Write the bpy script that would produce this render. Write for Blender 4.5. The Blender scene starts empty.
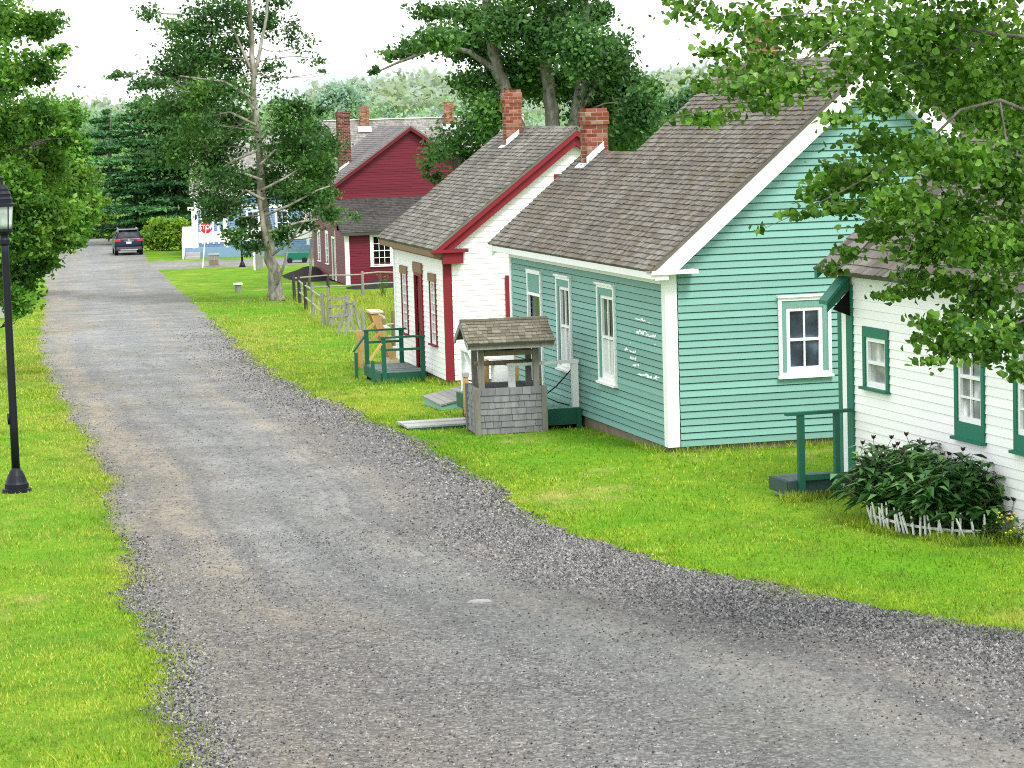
import bpy, math, random
import numpy as np
from mathutils import Matrix, Vector
random.seed(7); rng = np.random.default_rng(7)
SC = bpy.context.scene; COL = SC.collection
R = math.radians; DENOISE = False

# ------------------------------------------------------------------ camera
F = 2600.; CZ = 5.0; PITCH = math.atan(271/2600.); ROLL = 0.030
fw = np.array([0, math.cos(PITCH), -math.sin(PITCH)])
r0 = np.array([1., 0, 0]); u0 = np.cross(r0, fw)
c_, s_ = math.cos(ROLL), math.sin(ROLL)
rt = c_*r0 - s_*u0; up = c_*u0 + s_*r0
CAM = np.array([0, 0, CZ])
def at(px, py, Y):                       # point of the scene at distance Y for layout
    d = (px-512)/F*rt + (384-py)/F*up + fw
    return CAM + d/d[1]*Y
cam = bpy.data.cameras.new('camera'); co = bpy.data.objects.new('camera', cam); COL.objects.link(co)
cam.sensor_width = 36; cam.lens = 36*F/1024; cam.clip_end = 6000; cam.clip_start = .1
m = Matrix.Identity(4)
for i in range(3):
    m[i][0] = rt[i]; m[i][1] = up[i]; m[i][2] = -fw[i]; m[i][3] = CAM[i]
co.matrix_world = m; SC.camera = co

# ------------------------------------------------------------------ terrain
KN = [(-60,1.6),(0,.95),(10,.78),(17,.58),(22,.36),(27,.13),(33,0.0),(38,-.05),(42,-.17),(46,-.31),(54,-.62),(62,-.95),(75,-1.4),(105,-2.35),(130,-2.9),(160,-3.3),(200,-3.6),(300,-3.8),(600,-3.4),(3500,-3)]
def _m(j):
    if j <= 0 or j >= len(KN)-1: return 0
    a = (KN[j][1]-KN[j-1][1])/(KN[j][0]-KN[j-1][0]); b = (KN[j+1][1]-KN[j][1])/(KN[j+1][0]-KN[j][0])
    return 0 if a*b <= 0 else 2*a*b/(a+b)
def g(y):
    if y <= KN[0][0]: return KN[0][1]
    for i in range(len(KN)-1):
        (a, za), (b, zb) = KN[i], KN[i+1]
        if y <= b:
            t = (y-a)/(b-a); h = b-a
            return (2*t**3-3*t*t+1)*za+(t**3-2*t*t+t)*h*_m(i)+(-2*t**3+3*t*t)*zb+(t**3-t*t)*h*_m(i+1)
    return KN[-1][1]
GT = np.array([g(y) for y in np.arange(-60, 3000, .25)]); GY = np.arange(-60, 3000, .25)
def gv(y): return np.interp(y, GY, GT)
def hum(x, y):                            # small unevenness of lawns
    k = np.clip((np.maximum(xL(y)-x, x-xR(y))-.5)/1.2, 0, 1)*(np.abs(x) < 40)*(y < 120)
    return k*(.022*np.sin(x*1.7+.6*y)*np.sin(y*1.1-.4*x) + .012*np.sin(x*4.1+1)*np.sin(y*3.3))
RL = [(-60,3.2),(8,-1.0),(17.65,-2.28),(20.3,-2.76),(23.5,-3.4),(27,-4.03),(32.7,-5.06),(35.7,-5.63),(40.7,-6.6),(46.2,-7.84),(54.9,-9.64),(64.9,-11.72),(77.7,-14.17),(104.7,-18.74),(125,-22.19),(143,-25.5),(160,-27.8),(196,-33.5),(230,-41),(300,-60)]
RR = [(-60,12.5),(8,8.5),(17,6.4),(20,5.1),(22.1,4.36),(22.8,3.84),(23.9,3.37),(25,2.75),(26,2.25),(27.2,1.51),(28.1,1.12),(30.3,.51),(32.4,-.07),(35.6,-.62),(38.9,-1.27),(43.4,-2.24),(48.1,-3.21),(53.3,-4.37),(60,-5.61),(71.6,-7.49),(87.6,-9.97),(110,-13.54),(128.9,-16.81),(142.4,-19.09),(159.6,-22.2),(168.7,-23.6),(200,-30),(230,-37.5),(300,-57)]
def _wob(y, a, b):
    y = np.asarray(y, float); hf = np.clip((52-y)/25, 0, 1)
    return .08*np.sin(y*.9+a)+.045*np.sin(y*2.1+b)+hf*(.035*np.sin(y*5.3+1+a)+.03*np.sin(y*11.+b)+.02*np.sin(y*23+a))
def xL(y): return np.interp(y, [a for a, b in RL], [b for a, b in RL])+_wob(y, 0, 0)
def xR(y): return np.interp(y, [a for a, b in RR], [b for a, b in RR])+_wob(y, 2, 4)

# ------------------------------------------------------------------ materials
def mat(name):
    M = bpy.data.materials.new(name); M.use_nodes = True; nt = M.node_tree; nt.nodes.clear()
    return M, nt
class NT:
    def __init__(s, nt): s.nt = nt
    def n(s, t, **k):
        o = s.nt.nodes.new(t)
        for a, b in k.items():
            if a.startswith('i_'):
                key = a[2:].replace('_', ' '); o.inputs[key].default_value = b
            else: setattr(o, a, b)
        return o
    def l(s, a, b): s.nt.links.new(a, b)
    def mix(s, fac, a, b, mode='MIX'):
        o = s.n('ShaderNodeMix', data_type='RGBA', blend_type=mode)
        for v, idx in ((fac, 0), (a, 6), (b, 7)):
            if hasattr(v, 'is_linked') or isinstance(v, bpy.types.NodeSocket): s.l(v, o.inputs[idx])
            else: o.inputs[idx].default_value = v if idx == 0 else (*v, 1)[:4]
        return o.outputs[2]
    def noise(s, scale, detail=4, rough=.55, coord=None, sc=None):
        o = s.n('ShaderNodeTexNoise'); o.inputs['Scale'].default_value = scale; o.inputs['Detail'].default_value = detail; o.inputs['Roughness'].default_value = rough
        if coord is not None:
            if sc:
                mp = s.n('ShaderNodeMapping'); mp.inputs['Scale'].default_value = sc; s.l(coord, mp.inputs[0]); coord = mp.outputs[0]
            s.l(coord, o.inputs['Vector'])
        return o.outputs[0]
    def ramp(s, v, pts):
        o = s.n('ShaderNodeValToRGB'); cr = o.color_ramp
        while len(cr.elements) < len(pts): cr.elements.new(.5)
        for e, (p, c) in zip(cr.elements, pts):
            e.position = p; e.color = (*c, 1) if not isinstance(c, (int, float)) else (c, c, c, 1)
        s.l(v, o.inputs[0]); return o.outputs[0]
    def math(s, op, a, b):
        o = s.n('ShaderNodeMath', operation=op)
        for i, v in enumerate((a, b)):
            if isinstance(v, bpy.types.NodeSocket): s.l(v, o.inputs[i])
            else: o.inputs[i].default_value = v
        return o.outputs[0]
def finish(N, color, rough=.7, bump=None, bs=.3, bd=.02, metal=0., spec=.3):
    p = N.n('ShaderNodeBsdfPrincipled'); o = N.n('ShaderNodeOutputMaterial')
    if isinstance(color, bpy.types.NodeSocket): N.l(color, p.inputs['Base Color'])
    else: p.inputs['Base Color'].default_value = (*color, 1)
    p.inputs['Roughness'].default_value = rough; p.inputs['Metallic'].default_value = metal
    p.inputs['Specular IOR Level'].default_value = spec
    if bump is not None:
        b = N.n('ShaderNodeBump'); b.inputs['Strength'].default_value = bs; b.inputs['Distance'].default_value = bd
        N.l(bump, b.inputs['Height']); N.l(b.outputs[0], p.inputs['Normal'])
    N.l(p.outputs[0], o.inputs[0]); return p
def sc3(c, k): return tuple(min(1, v*k) for v in c)

def paint(name, c, rough=.55, var=.10, dirt=.25, dirtc=(.10,.09,.07), stain=True):
    M, nt = mat(name); N = NT(nt); tc = N.n('ShaderNodeTexCoord').outputs['Object']
    isl = N.n('ShaderNodeNewGeometry').outputs['Random Per Island']
    col = N.mix(isl, sc3(c, 1-var), sc3(c, 1+var*.6))
    n1 = N.noise(1.3, 6, .65, tc); f = N.ramp(n1, [(.45, 0), (.8, dirt)])
    col = N.mix(f, col, dirtc)
    n2 = N.noise(6, 5, .6, tc, (2.2, 2.2, .25)); f2 = N.ramp(n2, [(.5, 0), (.85, dirt*.8)])
    col = N.mix(f2, col, dirtc)
    finish(N, col, rough, N.noise(40, 3, .6, tc), .12, .01); return M
def wood(name, c1, c2, rough=.85, sc=(14, 14, 2)):
    M, nt = mat(name); N = NT(nt); tc = N.n('ShaderNodeTexCoord').outputs['Object']
    isl = N.n('ShaderNodeNewGeometry').outputs['Random Per Island']
    n1 = N.noise(1., 6, .7, tc, sc)
    col = N.mix(N.ramp(n1, [(.3, 0), (.7, 1)]), c1, c2)
    col = N.mix(N.math('MULTIPLY', isl, .45), col, sc3(c1, .5))
    finish(N, col, rough, n1, .3, .01, spec=.15); return M
def shingle(name, c1, c2, c3, moss=(.09,.09,.045), mossf=.5):
    M, nt = mat(name); N = NT(nt); tc = N.n('ShaderNodeTexCoord').outputs['Object']
    isl = N.n('ShaderNodeNewGeometry').outputs['Random Per Island']
    col = N.ramp(isl, [(0, c1), (.5, c2), (1, c3)])
    big = N.noise(.55, 5, .6, tc); col = N.mix(N.ramp(big, [(.35, .0), (.7, .55)]), col, sc3(c1, .75))
    st = N.noise(1.2, 4, .6, tc, (1, 4, 1)); col = N.mix(N.ramp(st, [(.5, 0), (.75, .45)]), col, sc3(c3, 1.15))
    gr = N.noise(2.2, 6, .65, tc); col = N.mix(N.ramp(gr, [(.5, 0), (.72, mossf)]), col, moss)
    fine = N.noise(55, 3, .6, tc); col = N.mix(N.ramp(fine, [(.3, .35), (.6, 0)]), col, (.03,.028,.025))
    finish(N, col, .9, fine, .4, .01, spec=.1); return M
def plain(name, c, rough=.6, metal=0., spec=.4, var=.15, sc=9):
    M, nt = mat(name); N = NT(nt); tc = N.n('ShaderNodeTexCoord').outputs['Object']
    n1 = N.noise(sc, 5, .6, tc); col = N.mix(n1, sc3(c, 1-var), sc3(c, 1+var))
    finish(N, col, rough, n1, .08, .01, metal, spec); return M
def leafm(name, cols, trans=.35, patch=.25, dark=(.012,.035,.008), yellow=None, rough=.5, haze=None):
    M, nt = mat(name); N = NT(nt); tc = N.n('ShaderNodeTexCoord').outputs['Object']
    isl = N.n('ShaderNodeNewGeometry').outputs['Random Per Island']
    k = len(cols)-1; col = N.ramp(isl, [(i/k, c) for i, c in enumerate(cols)])
    n1 = N.noise(patch, 3, .5, tc); col = N.mix(N.ramp(n1, [(.42, .65), (.6, 0)]), col, dark)
    if yellow:
        n2 = N.noise(patch*.7, 3, .5, tc, (1.3, .8, 1.1)); col = N.mix(N.ramp(n2, [(.52, 0), (.7, .6)]), col, yellow)
    if haze: col = N.mix(haze[0], col, haze[1])
    p = N.n('ShaderNodeBsdfPrincipled'); N.l(col, p.inputs['Base Color']); p.inputs['Roughness'].default_value = rough; p.inputs['Specular IOR Level'].default_value = .25
    t = N.n('ShaderNodeBsdfTranslucent'); N.l(N.mix(1., col, (1.3, 1.25, .6), 'MULTIPLY'), t.inputs[0])
    ms = N.n('ShaderNodeMixShader'); ms.inputs[0].default_value = trans; N.l(p.outputs[0], ms.inputs[1]); N.l(t.outputs[0], ms.inputs[2])
    o = N.n('ShaderNodeOutputMaterial'); N.l(ms.outputs[0], o.inputs[0]); return M
def barkm(name, c1, c2, c3, sc=(6, 6, 2)):
    M, nt = mat(name); N = NT(nt); tc = N.n('ShaderNodeTexCoord').outputs['Object']
    n1 = N.noise(1., 6, .7, tc, sc); col = N.ramp(n1, [(.3, c1), (.5, c2), (.65, c3)])
    finish(N, col, .9, n1, .6, .04, spec=.1); return M

M_teal = paint('teal_clapboard_paint', (.178,.375,.322), var=.14, dirt=.14, dirtc=(.10,.26,.20))
M_tealtrim = paint('teal_casing_paint', (.15,.33,.28), dirt=.1)
M_white = paint('white_clapboard_paint', (.90,.90,.89), dirt=.06, dirtc=(.45,.44,.40), var=.05)
M_trim = paint('white_trim_paint', (.86,.87,.86), dirt=.08, dirtc=(.5,.5,.48), var=.03)
M_red = paint('red_trim_paint', (.215,.014,.024), dirt=.15, dirtc=(.12,.02,.02))
M_barn = paint('barn_red_paint', (.14,.006,.021), dirt=.15, dirtc=(.06,.004,.010), var=.2)
M_green = paint('dark_green_paint', (.012,.16,.10), dirt=.15, dirtc=(.02,.07,.05))
M_deckgreen = paint('green_deck_paint', (.01,.10,.06), dirt=.2, dirtc=(.02,.05,.04))
M_deckteal = paint('teal_deck_floor_paint', (.20,.42,.34), dirt=.2, dirtc=(.1,.2,.17))
M_brown = paint('bare_brown_board', (.24,.13,.07), dirt=.3)
M_blue = paint('pale_blue_clapboard_paint', (.19,.31,.46), dirt=.1, dirtc=(.15,.22,.32))
M_roofT = shingle('brown_wood_shingle', (.115,.10,.085), (.175,.16,.138), (.265,.245,.215), moss=(.17,.12,.06), mossf=.5)
M_roofW = shingle('grey_wood_shingle', (.11,.105,.09), (.20,.19,.165), (.31,.30,.265), moss=(.12,.12,.075), mossf=.4)
M_roofR = shingle('grey_brown_wood_shake', (.085,.076,.066), (.155,.14,.122), (.23,.215,.19), mossf=.2)
M_roofB = shingle('grey_plum_shingle', (.16,.145,.15), (.22,.20,.20), (.28,.26,.26), mossf=.15)
M_roofL = shingle('dark_lean_to_shingle', (.05,.05,.048), (.075,.072,.07), (.10,.095,.09), mossf=.2)
M_roofG = shingle('pale_weathered_shingle', (.22,.21,.19), (.30,.29,.27), (.42,.41,.39), mossf=.35)
M_wellroof = shingle('lichened_shingle', (.12,.11,.08), (.19,.175,.135), (.28,.26,.21), moss=(.16,.15,.09), mossf=.55)
M_wellwall = wood('weathered_grey_shingle', (.17,.175,.185), (.29,.29,.295))
M_grey = wood('weathered_grey_wood', (.20,.20,.19), (.38,.37,.34))
M_greybrown = wood('grey_brown_wood', (.16,.12,.08), (.32,.26,.18))
M_wellpost = wood('grey_olive_post', (.16,.15,.125), (.30,.285,.25))
M_new = wood('new_timber', (.50,.29,.10), (.70,.46,.20))
M_palenew = wood('pale_sawn_timber', (.62,.52,.38), (.75,.68,.55))
def brickm(name, c1, c2, c3):
    M, nt = mat(name); N = NT(nt); tc = N.n('ShaderNodeTexCoord').outputs['Object']
    isl = N.n('ShaderNodeNewGeometry').outputs['Random Per Island']
    col = N.ramp(isl, [(0, sc3(c1,.7)), (.3, c1), (.55, c2), (.9, c3), (1, (.40,.27,.19))])
    n1 = N.noise(9, 5, .65, tc); col = N.mix(N.ramp(n1, [(.42, 0), (.72, .7)]), col, (.13,.075,.05))
    finish(N, col, .9, N.noise(60, 3, .6, tc), .4, .01, spec=.1); return M
M_brick = brickm('orange_red_brick', (.24,.055,.025), (.29,.095,.058), (.34,.19,.135))
M_brickd = brickm('dark_red_brick', (.07,.018,.015), (.12,.028,.024), (.19,.05,.04))
M_mortar = plain('old_mortar', (.40,.33,.27), .95, var=.3, spec=.1)
M_flash = plain('pale_lead_flashing', (.60,.63,.66), .5, var=.1)
M_stone = plain('grey_brown_foundation_stone', (.22,.18,.135), .95, var=.5, sc=5, spec=.1)
M_conc = plain('grey_stone', (.36,.36,.35), .9, var=.25, spec=.15)
M_black = plain('black_enamel', (.007,.008,.016), .5, spec=.25)
M_dark = plain('dark_void', (.008,.008,.008), .9, spec=.05)
M_soil = plain('dark_mulch', (.03,.027,.026), 1., var=.6, sc=12, spec=.05)
M_sand = plain('bare_brown_earth', (.30,.17,.08), 1., var=.4, sc=10, spec=.05)
M_signred = plain('stop_sign_red', (.55,.012,.02), .45, var=.04)
M_signwhite = plain('sign_white', (.85,.85,.85), .5, var=.03)
M_text = plain('grey_lettering', (.35,.35,.36), .6)
M_rubber = plain('black_rubber', (.015,.015,.016), .8, spec=.2)
M_rim = plain('alloy_rim', (.35,.36,.38), .35, metal=.6)
M_chrome = plain('bright_trim_strip', (.65,.68,.72), .25, metal=.6)
M_tail = plain('red_tail_lamp', (.55,.02,.05), .2, spec=.6)
M_curtain = plain('white_lace_curtain', (.62,.63,.62), .9, var=.15, sc=20)
def glassm(name, base, tintnoise=.5, rough=.06):
    M, nt = mat(name); N = NT(nt); tc = N.n('ShaderNodeTexCoord').outputs['Object']
    n1 = N.noise(2.5, 3, .5, tc); col = N.ramp(n1, [(.35, sc3(base, .3)), (.55, base), (.72, sc3(base, 3.))])  # tone patches painted into the colour stand in for varied reflections
    finish(N, col, rough, N.noise(3, 2, .5, tc), .03, .02, spec=.5); return M
M_glass = glassm('dark_window_glass', (.035,.05,.07))
M_glassg = glassm('green_painted_reflection_glass', (.02,.05,.03))
M_glassp = glassm('curtained_window_glass', (.35,.37,.37), rough=.1)
M_lampglass = glassm('frosted_lantern_glass', (.55,.62,.60), rough=.25)
M_carpaint = plain('dark_navy_car_paint', (.006,.009,.028), .28, spec=.28, var=.05)
M_carglass = glassm('tinted_car_glass', (.02,.025,.03), rough=.04)
M_cargrey = plain('grey_bumper_plastic', (.06,.06,.065), .6)

# ------------------------------------------------------------------ object helpers
def tag(o, label=None, cat=None, group=None, kind=None):
    if label: o['label'] = label
    if cat: o['category'] = cat
    if group: o['group'] = group
    if kind: o['kind'] = kind
    return o
def link(name, me, M, parent=None):
    o = bpy.data.objects.new(name, me); COL.objects.link(o); me.materials.append(M)
    if parent is not None: o.parent = parent
    return o
def thing(name, label, cat, loc=(0,0,0), rz=0., group=None):
    o = bpy.data.objects.new(name, None); COL.objects.link(o); o.location = [float(v) for v in loc]; o.rotation_euler = (0, 0, rz)
    o.empty_display_size = .2
    return tag(o, label, cat, group)
class MB:
    def __init__(s): s.v = []; s.f = []
    def add(s, pts, faces):
        k = len(s.v); s.v += [tuple(float(c) for c in p) for p in pts]; s.f += [tuple(i+k for i in f) for f in faces]
    def quad(s, a, b, c, d): s.add([a, b, c, d], [(0, 1, 2, 3)])
    def hexa(s, p): s.add(p, [(0,3,2,1),(4,5,6,7),(0,1,5,4),(1,2,6,5),(2,3,7,6),(3,0,4,7)])
    def box(s, x0, x1, y0, y1, z0, z1): s.hexa([(x0,y0,z0),(x1,y0,z0),(x1,y1,z0),(x0,y1,z0),(x0,y0,z1),(x1,y0,z1),(x1,y1,z1),(x0,y1,z1)])
    def fbox(s, Fr, a0, a1, z0, z1, o0, o1):
        P = Fr.p; s.hexa([P(a0,z0,o0),P(a1,z0,o0),P(a1,z0,o1),P(a0,z0,o1),P(a0,z1,o0),P(a1,z1,o0),P(a1,z1,o1),P(a0,z1,o1)])
    def bar(s, a, b, w, h=None, upv=(0,0,1)):
        h = h or w; a = Vector([float(v) for v in a]); b = Vector([float(v) for v in b]); d = (b-a).normalized(); u = Vector(upv)
        if abs(d.dot(u)) > .95: u = Vector((1,0,0))
        x = d.cross(u).normalized(); z = x.cross(d)
        q = [(-1,-1),(1,-1),(1,1),(-1,1)]
        s.hexa([tuple(a+x*i*w/2+z*j*h/2) for i, j in q]+[tuple(b+x*i*w/2+z*j*h/2) for i, j in q])
    def tube(s, pts, rad, n=8, cap=True):
        pts = [Vector([float(v) for v in p]) for p in pts]; k = len(s.v); u = None
        for i, p in enumerate(pts):
            d = (pts[min(i+1, len(pts)-1)]-pts[max(i-1, 0)]).normalized()
            if u is None:
                u = Vector((1,0,0)) if abs(d.x) < .9 else Vector((0,1,0))
            x = (u-d*u.dot(d)).normalized(); y = d.cross(x); u = x
            r = rad[i] if hasattr(rad, '__len__') else rad
            for j in range(n):
                a = 2*math.pi*j/n; s.v.append(tuple(p+x*math.cos(a)*r+y*math.sin(a)*r))
        for i in range(len(pts)-1):
            for j in range(n):
                s.f.append((k+i*n+j, k+i*n+(j+1)%n, k+(i+1)*n+(j+1)%n, k+(i+1)*n+j))
        if cap:
            s.f.append(tuple(k+j for j in range(n))[::-1]); s.f.append(tuple(k+(len(pts)-1)*n+j for j in range(n)))
    def lathe(s, prof, n=16, c=(0,0,0)):
        s.tube([(c[0], c[1], c[2]+z+i*1e-6) for i, (r, z) in enumerate(prof)], [r for r, z in prof], n)
    def build(s, name, M, parent=None, label=None, smooth=False, bevel=0):
        me = bpy.data.meshes.new(name); me.from_pydata(s.v, [], s.f); me.validate(); me.update()
        if smooth: me.polygons.foreach_set('use_smooth', [True]*len(me.polygons))
        o = link(name, me, M, parent)
        if label: o['label'] = label
        if bevel:
            b = o.modifiers.new('bevel', 'BEVEL'); b.width = bevel; b.segments = 2; b.limit_method = 'ANGLE'
        return o
def npmesh(name, V, Fc, M, parent=None, smooth=False):
    V = np.asarray(V, np.float32); Fc = np.asarray(Fc, np.int32); me = bpy.data.meshes.new(name); n, k = Fc.shape
    me.vertices.add(len(V)); me.vertices.foreach_set('co', V.ravel())
    me.loops.add(n*k); me.loops.foreach_set('vertex_index', Fc.ravel())
    me.polygons.add(n); me.polygons.foreach_set('loop_start', np.arange(0, n*k, k, dtype=np.int32))
    me.polygons.foreach_set('use_smooth', np.full(n, smooth)); me.update(calc_edges=True)
    return link(name, me, M, parent)
class Fr:                                  # a wall frame: s along, z up, o outwards
    def __init__(s, O, sd, nd): s.O = np.array(O, float); s.s = np.array(sd, float); s.n = np.array(nd, float)
    def p(s, a, z, o=0): return tuple(s.O+s.s*a+np.array([0,0,z])+s.n*o)

# ------------------------------------------------------------------ building helpers
def clap(mb, fr, s0, s1, z0, z1, ex, holes=(), lim=None, lip=.020, gr=.008):
    """lapped boards from z0 to z1; lim(z) -> (s_left, s_right) for gables"""
    lim = lim or (lambda z: (s0, s1))
    zs = z0
    while zs < z1-1e-4:
        ze = min(zs+ex, z1)
        cuts = sorted({zs, ze, *[h for H in holes for h in H[2:] if zs < h < ze]})
        for za, zb in zip(cuts, cuts[1:]):
            la, ra = lim(za); lb, rb = lim(zb)
            if rb-lb < .01 and ra-la < .01: continue
            iv = [(0., 1., None, None)]
            segs = [(la, ra, lb, rb)]
            for H in holes:
                if H[2] < zb-1e-5 and H[3] > za+1e-5:
                    new = []
                    for a, b, c, d in segs:
                        if H[1] <= a or H[0] >= b: new.append((a, b, c, d)); continue
                        if H[0] > a: new.append((a, H[0], c, H[0]))
                        if H[1] < b: new.append((H[1], b, H[1], d))
                    segs = new
            oa = lip*(1-(za-zs)/ex)+.003; ob = lip*(1-(zb-zs)/ex)+.003
            for a, b, c, d in segs:
                # break long boards into lengths
                nb = max(1, int((b-a)/3.2)) if za == zs and zb == ze else 1
                off = random.uniform(-.3, .3)
                br = [0.]+[min(.95, max(.05, (i+off)/nb)) for i in range(1, nb)]+[1.]
                for t0, t1 in zip(br, br[1:]):
                    A, B, C_, D = a+(b-a)*t0, a+(b-a)*t1, c+(d-c)*t0, c+(d-c)*t1
                    zt_ = zb-gr if zb == ze else zb
                    pts = [fr.p(A,za,oa), fr.p(B,za,oa), fr.p(D,zt_,ob), fr.p(C_,zt_,ob)]; fc = [(0,1,2,3)]
                    if zb == ze: mb.add([fr.p(C_,zt_,ob), fr.p(D,zt_,ob), fr.p(D,zt_,-.03), fr.p(C_,zt_,-.03), fr.p(D,zb+.002,-.03), fr.p(C_,zb+.002,-.03)], [(0,1,2,3), (3,2,4,5)])
                    if za == zs: pts += [fr.p(A,za,-.03), fr.p(B,za,-.03)]; fc.append((4,5,1,0))
                    mb.add(pts, fc)
        zs = ze
def window(root, fr, s0, s1, z0, z1, outer=None, casing=None, sash=None, ow=.05, cw=.09, head=.13, sw=.05, nx=2, ny=2, glass=None, sill=True, pane_split=.5, low_panel=0., curtain=0, name='window', headm=None, label=None):
    """a window is: frame (the part), outer moulding, sash and pane (its sub-parts)"""
    casing = casing or M_tealtrim; outer = outer or M_trim; sash = sash or M_trim; glass = glass or M_glass
    a0, a1, b0, b1 = s0+ow, s1-ow, z0+ow, z1-ow
    m = MB()
    m.fbox(fr, a0, a0+cw, b0, b1, 0, .034); m.fbox(fr, a1-cw, a1, b0, b1, 0, .034)
    if headm is None: m.fbox(fr, a0+cw, a1-cw, b1-head, b1, 0, .034)
    if low_panel: m.fbox(fr, a0+cw, a1-cw, b0, b0+low_panel, 0, .034)
    W = m.build(name, casing, root, label=label)
    if headm is not None:
        m = MB(); m.fbox(fr, a0-.04, a1+.04, b1-head, b1, 0, .05); m.build('head_board', headm, W)
    if ow > 0:
        m = MB(); m.fbox(fr, s0, a0, z0, z1, 0, .05); m.fbox(fr, a1, s1, z0, z1, 0, .05); m.fbox(fr, a0, a1, b1, z1, 0, .05)
        m.fbox(fr, s0-.02, s1+.02, z1, z1+.03, 0, .08); m.fbox(fr, a0, a1, z0, b0, 0, .05)
        m.build('moulding', outer, W)
    c0, c1, d0, d1 = a0+cw, a1-cw, b0+low_panel, b1-head
    if sill:
        m = MB(); m.fbox(fr, s0-.02, s1+.02, z0-.035, z0, 0, .085); m.build('sill', outer if ow > 0 else casing, W)
    m = MB(); o0, o1 = -.035, .012
    m.fbox(fr, c0, c0+sw, d0, d1, o0, o1); m.fbox(fr, c1-sw, c1, d0, d1, o0, o1)
    m.fbox(fr, c0+sw, c1-sw, d1-sw, d1, o0, o1); m.fbox(fr, c0+sw, c1-sw, d0, d0+sw*1.3, o0, o1)
    zm = d0+(d1-d0)*pane_split
    m.fbox(fr, c0+sw, c1-sw, zm-.02, zm+.02, o0, o1+.004)
    iw = c1-c0-2*sw
    for i in range(1, nx):
        x = c0+sw+iw*i/nx; m.fbox(fr, x-.0125, x+.0125, d0+sw, d1-sw, -.02, .006)
    for za, zb in ((d0+sw, zm), (zm, d1-sw)):
        for j in range(1, ny):
            z = za+(zb-za)*j/ny; m.fbox(fr, c0+sw, c1-sw, z-.0125, z+.0125, -.02, .0075)
    m.build('sash', sash, W)
    m = MB(); P = fr.p; m.quad(P(c0+.01,d0+.01,-.028), P(c1-.01,d0+.01,-.028), P(c1-.01,d1-.01,-.028), P(c0+.01,d1-.01,-.028))
    m.build('pane', glass, W)
    if curtain:
        m = MB(); o = -.0245; x0 = c0+sw; n = 10
        for k in range(n):
            xa = x0+iw*k/n; xb = x0+iw*(k+1)/n
            oa = o+.0015*(k % 2); ob = o+.0015*((k+1) % 2)
            m.quad(P(xa,d0+sw,oa), P(xb,d0+sw,ob), P(xb,d0+(d1-d0)*curtain,ob), P(xa,d0+(d1-d0)*curtain,oa))
        m.build('curtain', M_curtain, W)
    return W
def shingles(mb, O, eu, ev, lu, lv, ex, wmin=.09, wmax=.17, thick=.021, jit=.016, lean=.02):
    """courses of separate shingles on the plane O + u*eu + v*ev"""
    O = np.array(O, float); eu = np.array(eu, float); ev = np.array(ev, float); nn = np.cross(eu, ev); nn /= np.linalg.norm(nn)
    if nn[2] < 0: nn = -nn
    k = 0; v = 0.
    while v < lv-.01:
        v1 = min(v+ex*1.25, lv); u = -random.uniform(0, wmin)
        while u < lu:
            w = random.uniform(wmin, wmax); ua = max(u, 0); ub = min(u+w-.004, lu)
            if ub-ua > .02:
                va = v-random.uniform(0, jit) if k else v
                t = thick+random.uniform(-.004, .006)
                a, b = O+eu*ua+ev*va, O+eu*ub+ev*va; c, d = O+eu*ub+ev*v1, O+eu*ua+ev*v1
                mb.add([a+nn*(t+.004), b+nn*(t+.004), c+nn*.006, d+nn*.006, a, b, c, d], [(0,1,2,3), (4,5,1,0), (4,0,3,7), (5,6,2,1)])
            u += w
        v += ex; k += 1
def roof_side(mb, x0, z0, x1, z1, y0, y1, ex, th=.05, **kw):
    """one sloped plane from eave (x0,z0) to ridge (x1,z1), local y0..y1, with its deck"""
    L = math.hypot(x1-x0, z1-z0); ev = np.array([(x1-x0)/L, 0, (z1-z0)/L])
    shingles(mb, (x0, y0, z0), (0,1,0), ev, y1-y0, L, ex, **kw)
    n = np.array([-(z1-z0)/L, 0, (x1-x0)/L]); n = n if n[2] > 0 else -n
    A = np.array([x0,0,z0])-n*.003; B = np.array([x1,0,z1])-n*.003
    pts = []
    for y in (y0+.004, y1-.004):
        for q in (A, B, B-n*th, A-n*th): pts.append((q[0], y, q[2]))
    mb.add(pts, [(0,1,2,3), (7,6,5,4), (0,4,5,1), (1,5,6,2), (2,6,7,3), (3,7,4,0)])
def ridge_cap(mb, x, z, y0, y1, sl, w=.13):
    y = y0
    while y < y1-.02:
        e = min(y+.3, y1); t = random.uniform(.024, .032)
        for sgn, s in ((-1, sl[0]), (1, sl[1])):
            mb.add([(x, y, z+t), (x, e, z+t-.006), (x+sgn*w, e, z-w*s+t-.006), (x+sgn*w, y, z-w*s+t), (x+sgn*w, y, z-w*s), (x, y, z)], [(0,1,2,3), (0,3,4,5)])
        y = e
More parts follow.
